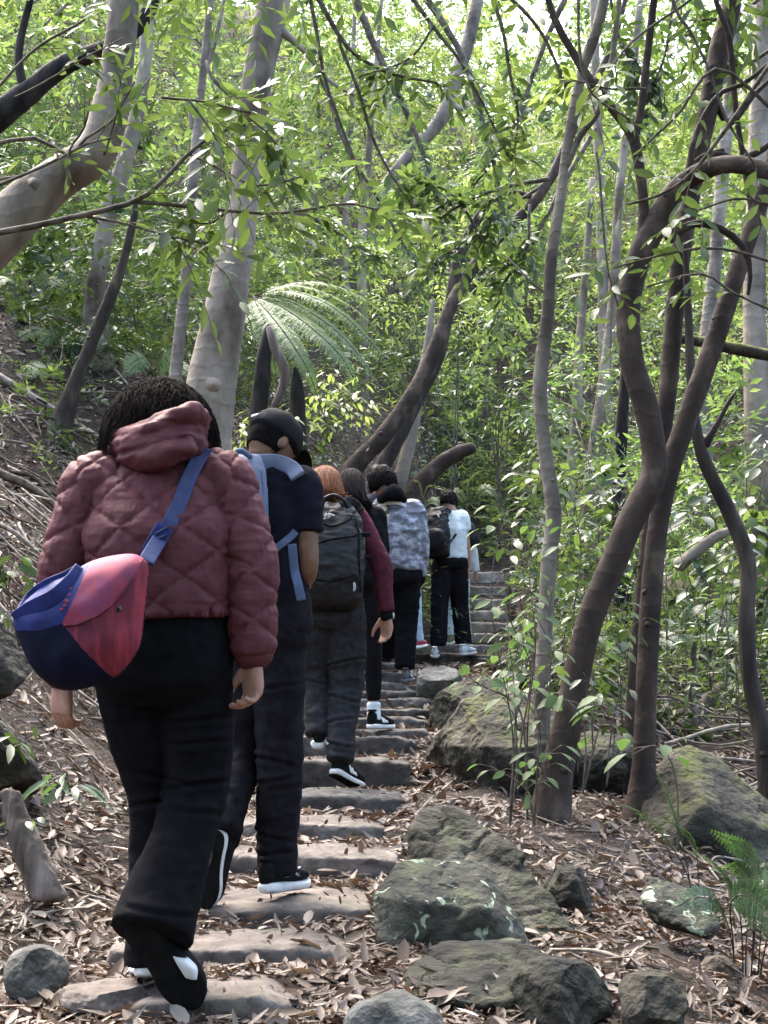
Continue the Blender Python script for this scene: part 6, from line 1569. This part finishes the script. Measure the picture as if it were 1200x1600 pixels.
# pale patch down the left back of the jacket
tv, tf = E['topv']; tf = np.array(tf); cc = tv[tf].mean(1); px_, py_ = to_px(cc)
wob = 5 * fbm(cc * 9, 3, 3)
selp = (cc[:, 1] < E['hm'][1] + .02) & (px_ < 607 + wob * 1.2 - (py_ - 790) * .06) & (px_ > 578) & (py_ > 788) & (py_ < 868)
u_, inv = np.unique(tf[selp], return_inverse=True)
nn_ = norm(tv[u_] - (E['hm'] + E['sm']) / 2)
MB().add(tv[u_] + np.array([0, -.004, 0]), inv.reshape(-1, 4)).build('pale_patch', M['camo_y'], E['top'])
for s in 'LR':
    w, el = E['J']['wr' + s], E['J']['el' + s]; d = norm(w - el)
    c = MB(); tube(c, np.array([w - d * .02, w + d * .03, w + d * .06]), np.array([.062, .058, .046]), 18, .08, 20); c.build('cuff', M['black_cloth'], E['top'])
shoe(per, at(633, 1067, 11.65), at(640, 1063, 11.9), UPZ, 'shoe_grey', 'shoe_grey', None, L=.28, deco=('stripes', 'white_print'))
shoe(per, at(604, 1035, 11.95), at(606, 1030, 12.2), UPZ, 'shoe_grey', 'rubber_black', None, L=.28)

# ---------------- hidden walkers
G = figure('person in dark purple mostly hidden between two dark haired walkers', dict(
    Y=12.7, skin='skin_mid', seed=61, vx=.014, bvx=.012,
    j=dict(neck=(592, 772, 0), shL=(576, 785, 0), shR=(612, 785, 0), elL=(576, 835, .1), elR=(616, 835, .05), wrL=(584, 870, .25), wrR=(614, 872, .2),
           hipL=(588, 880, 0), hipR=(606, 880, 0), knL=(590, 950, .15), anL=(592, 1010, .05), knR=(606, 950, .1), anR=(607, 1012, .1)),
    head=(590, 747, .04, 0, 18), tw=(.15, .14, .155, .15), td=(.11, .10, .11, .08),
    pants=dict(m='black_cloth', r=(.088, .085, .07, .064, .06), loose=.008), top=dict(name='top', m='plum_dark', hem=.05, loose=.015, arm=(.062, .058, .052, .046, .04))))
h = MB(); P, fc = cap_hair(G['hc'], G['f'], G['rt'], G['u'], 1.06, seed=5, rough=.008); h.add(P, fc); h.build('hair', M['hair_black'], G['per'])
shoe(G['per'], at(592, 1030, 12.65), at(594, 1026, 12.9), UPZ, 'shoe_black', 'rubber_black'); shoe(G['per'], at(607, 1032, 12.7), at(610, 1028, 12.95), UPZ, 'shoe_black', 'rubber_black')
H = figure('person in light blue jeans and red shoes hidden behind the camouflage jacket', dict(
    Y=13.2, skin='skin_tan', seed=67, vx=.014, bvx=.012, s=.92,
    j=dict(neck=(614, 792, 0), shL=(600, 806, 0), shR=(634, 806, 0), elL=(600, 850, .1), elR=(644, 860, .05), wrL=(610, 890, .2), wrR=(645, 917, .1),
           hipL=(624, 905, 0), hipR=(642, 905, 0), knL=(630, 958, .1), anL=(634, 1000, .05), knR=(648, 958, .0), anR=(651, 998, 0)),
    head=(610, 768, .04, 0, 22), tw=(.145, .13, .145, .14), td=(.11, .10, .11, .08),
    pants=dict(m='jeans', r=(.084, .078, .064, .060, .062), loose=.006, amp=.006), top=dict(name='top', m='plum_cloth', hem=.05, loose=.015, arm=(.056, .052, .046, .042, .038))))
h = MB(); P, fc = cap_hair(H['hc'], H['f'], H['rt'], H['u'], 1.06, seed=6, rough=.006); h.add(P, fc); h.build('hair', M['hair_dark'], H['per'])
shoe(H['per'], at(644, 1015, 13.12), at(661, 1011, 13.3), UPZ, 'shoe_red', 'rubber_white', None, L=.25); shoe(H['per'], at(632, 1016, 13.2), at(640, 1012, 13.4), UPZ, 'shoe_red', 'rubber_white', None, L=.25)

# ---------------- white shirt
Fp = figure('person in a white t-shirt and dark trousers with white side stripe, white shoes', dict(
    Y=15.1, skin='skin_mid', seed=71, vx=.013, bvx=.010,
    j=dict(neck=(706, 799, 0), shL=(686, 811, .03), shR=(722, 809, -.03), elL=(680, 848, .15), elR=(729, 848, -.02), wrL=(686, 880, .3), wrR=(732, 886, 0),
           hipL=(692, 878, 0), hipR=(716, 878, 0), knL=(687, 945, .0), anL=(685, 1004, 0), knR=(718, 942, .12), anR=(724, 1000, .15)),
    head=(701, 782, .03, 25, 12), tw=(.165, .15, .165, .15), td=(.12, .11, .12, .085),
    pants=dict(m='char_cloth', r=(.108, .102, .088, .082, .080), amp=.010, sc=(6, 6, 13), seat=1, loose=.01, hem=.03, stripe=1, stripe_on='R'),
    top=dict(name='t_shirt', m='white_cloth', hem=.05, loose=.02, arm=(.075, .072, .07, .06, .05), sleeve=.6, amp=.008)))
per = Fp['per']
h = MB(); P, fc = cap_hair(Fp['hc'], Fp['f'], Fp['rt'], Fp['u'], 1.03, (.082, .102, .114), 8, .006); h.add(P, fc)
hair_strands(h, Fp['hc'], Fp['f'], Fp['rt'], Fp['u'], 260, .022, .005, 3, .006, 1., .5, .2, (.082, .102, .114)); h.build('hair', M['hair_black'], per)
shoe(per, at(679, 1029, 15.0), at(680, 1025, 15.28), UPZ, 'shoe_white', 'rubber_white', None, L=.29, deco=('stripes', 'jeans'))
shoe(per, at(721, 1025, 15.15), at(738, 1022, 15.35), UPZ, 'shoe_white', 'rubber_white', None, L=.29, deco=('stripes', 'jeans'))
e, o, sf, prt, pup, pout = pack('backpack', 'small black backpack on the walker in the white t-shirt', at(681, 832, 14.88), (-.55, -.83, 0), .27, .52, .20, 'pack_black', 19, up=(-.05, 0, 1), vx=.012, amp=.012)
cF = cast_fn(Fp['surf'] + [sf])
tb = MB(); tube(tb, np.array([at(664, 797, 14.85), at(672, 788, 14.85), at(681, 791, 14.85)]), np.full(3, .011), 6, n=12); tb.build('handle', M['pack_black'], e)
ribbon('shoulder_strap', [cF(690, 800, .012, 14.9), cF(697, 797, .014, 14.95), cF(704, 800, .012, 14.98)], .05, .014, 'pack_black', e, 12)
ribbon('waist_strap', [cF(697, 853, .010, 14.9), cF(705, 845, .012, 14.95), cF(713, 834, .012, 14.95)], .022, .008, 'pack_black', e, 12)
pk = MB(); loft(pk, [(cF(x, y, -.02, 14.75), prt * a_, pout * .05, 3) for x, y, a_ in [(679, 862, .07), (680, 850, .10), (680, 835, .10), (681, 826, .06)]], 16, n=10)
v, fc = garment(pk, .012, folds(.008, (9, 9, 12), 3)); MB().add(v, fc).build('front_pocket', M['pack_black'], e)
lg = MB(); c0 = cF(685, 806, .012, 14.7); loft(lg, [(c0 - np.array([.004, 0, -.018]), np.array([.008, 0, 0]), np.array([0, .004, 0]), 4), (c0 + np.array([.006, 0, -.018]), np.array([.008, 0, 0]), np.array([0, .004, 0]), 4)], 8, n=4); lg.build('logo', M['white_print'], e)
I = figure('person in pale jeans and white shirt almost hidden ahead of the white t-shirt walker', dict(
    Y=16.7, skin='skin_tan', seed=83, vx=.015, bvx=.012,
    j=dict(neck=(706, 803, 0), shL=(692, 815, 0), shR=(724, 815, 0), elL=(692, 850, .1), elR=(737, 855, 0), wrL=(700, 880, .25), wrR=(743, 893, .05),
           hipL=(700, 890, 0), hipR=(718, 890, 0), knL=(705, 945, .1), anL=(704, 992, .0), knR=(722, 940, .1), anR=(726, 985, .2)),
    head=(703, 785, .03, 0, 15), tw=(.155, .145, .155, .145), td=(.115, .10, .11, .08),
    pants=dict(m='jeans', r=(.088, .08, .066, .062, .060), loose=.006, amp=.006), top=dict(name='shirt', m='white_cloth', hem=.0, loose=.03, arm=(.066, .064, .06, .056, .05))))
h = MB(); P, fc = cap_hair(I['hc'], I['f'], I['rt'], I['u'], 1.03, seed=6, rough=.006); h.add(P, fc); h.build('hair', M['hair_black'], I['per'])
shoe(I['per'], at(702, 1008, 16.6), at(706, 1004, 16.85), UPZ, 'shoe_olive', 'rubber_white', None, L=.26); shoe(I['per'], at(724, 1002, 16.8), at(728, 998, 17.05), UPZ, 'shoe_olive', 'rubber_white', None, L=.26)
e, o, sf, prt, pup, pout = pack('shoulder_bag', 'black bag carried at the side ahead of the white t-shirt walker', at(738, 836, 16.4), (.6, -.8, 0), .13, .29, .10, 'pack_black', 29, up=(-.25, 0, 1), vx=.012)
e['category'] = 'bag'
tb = MB(); tube(tb, np.array([at(736, 818, 16.42), at(728, 808, 16.45), at(722, 806, 16.5)]), np.full(3, .010), 6, n=10); tb.build('strap', M['pack_black'], e)
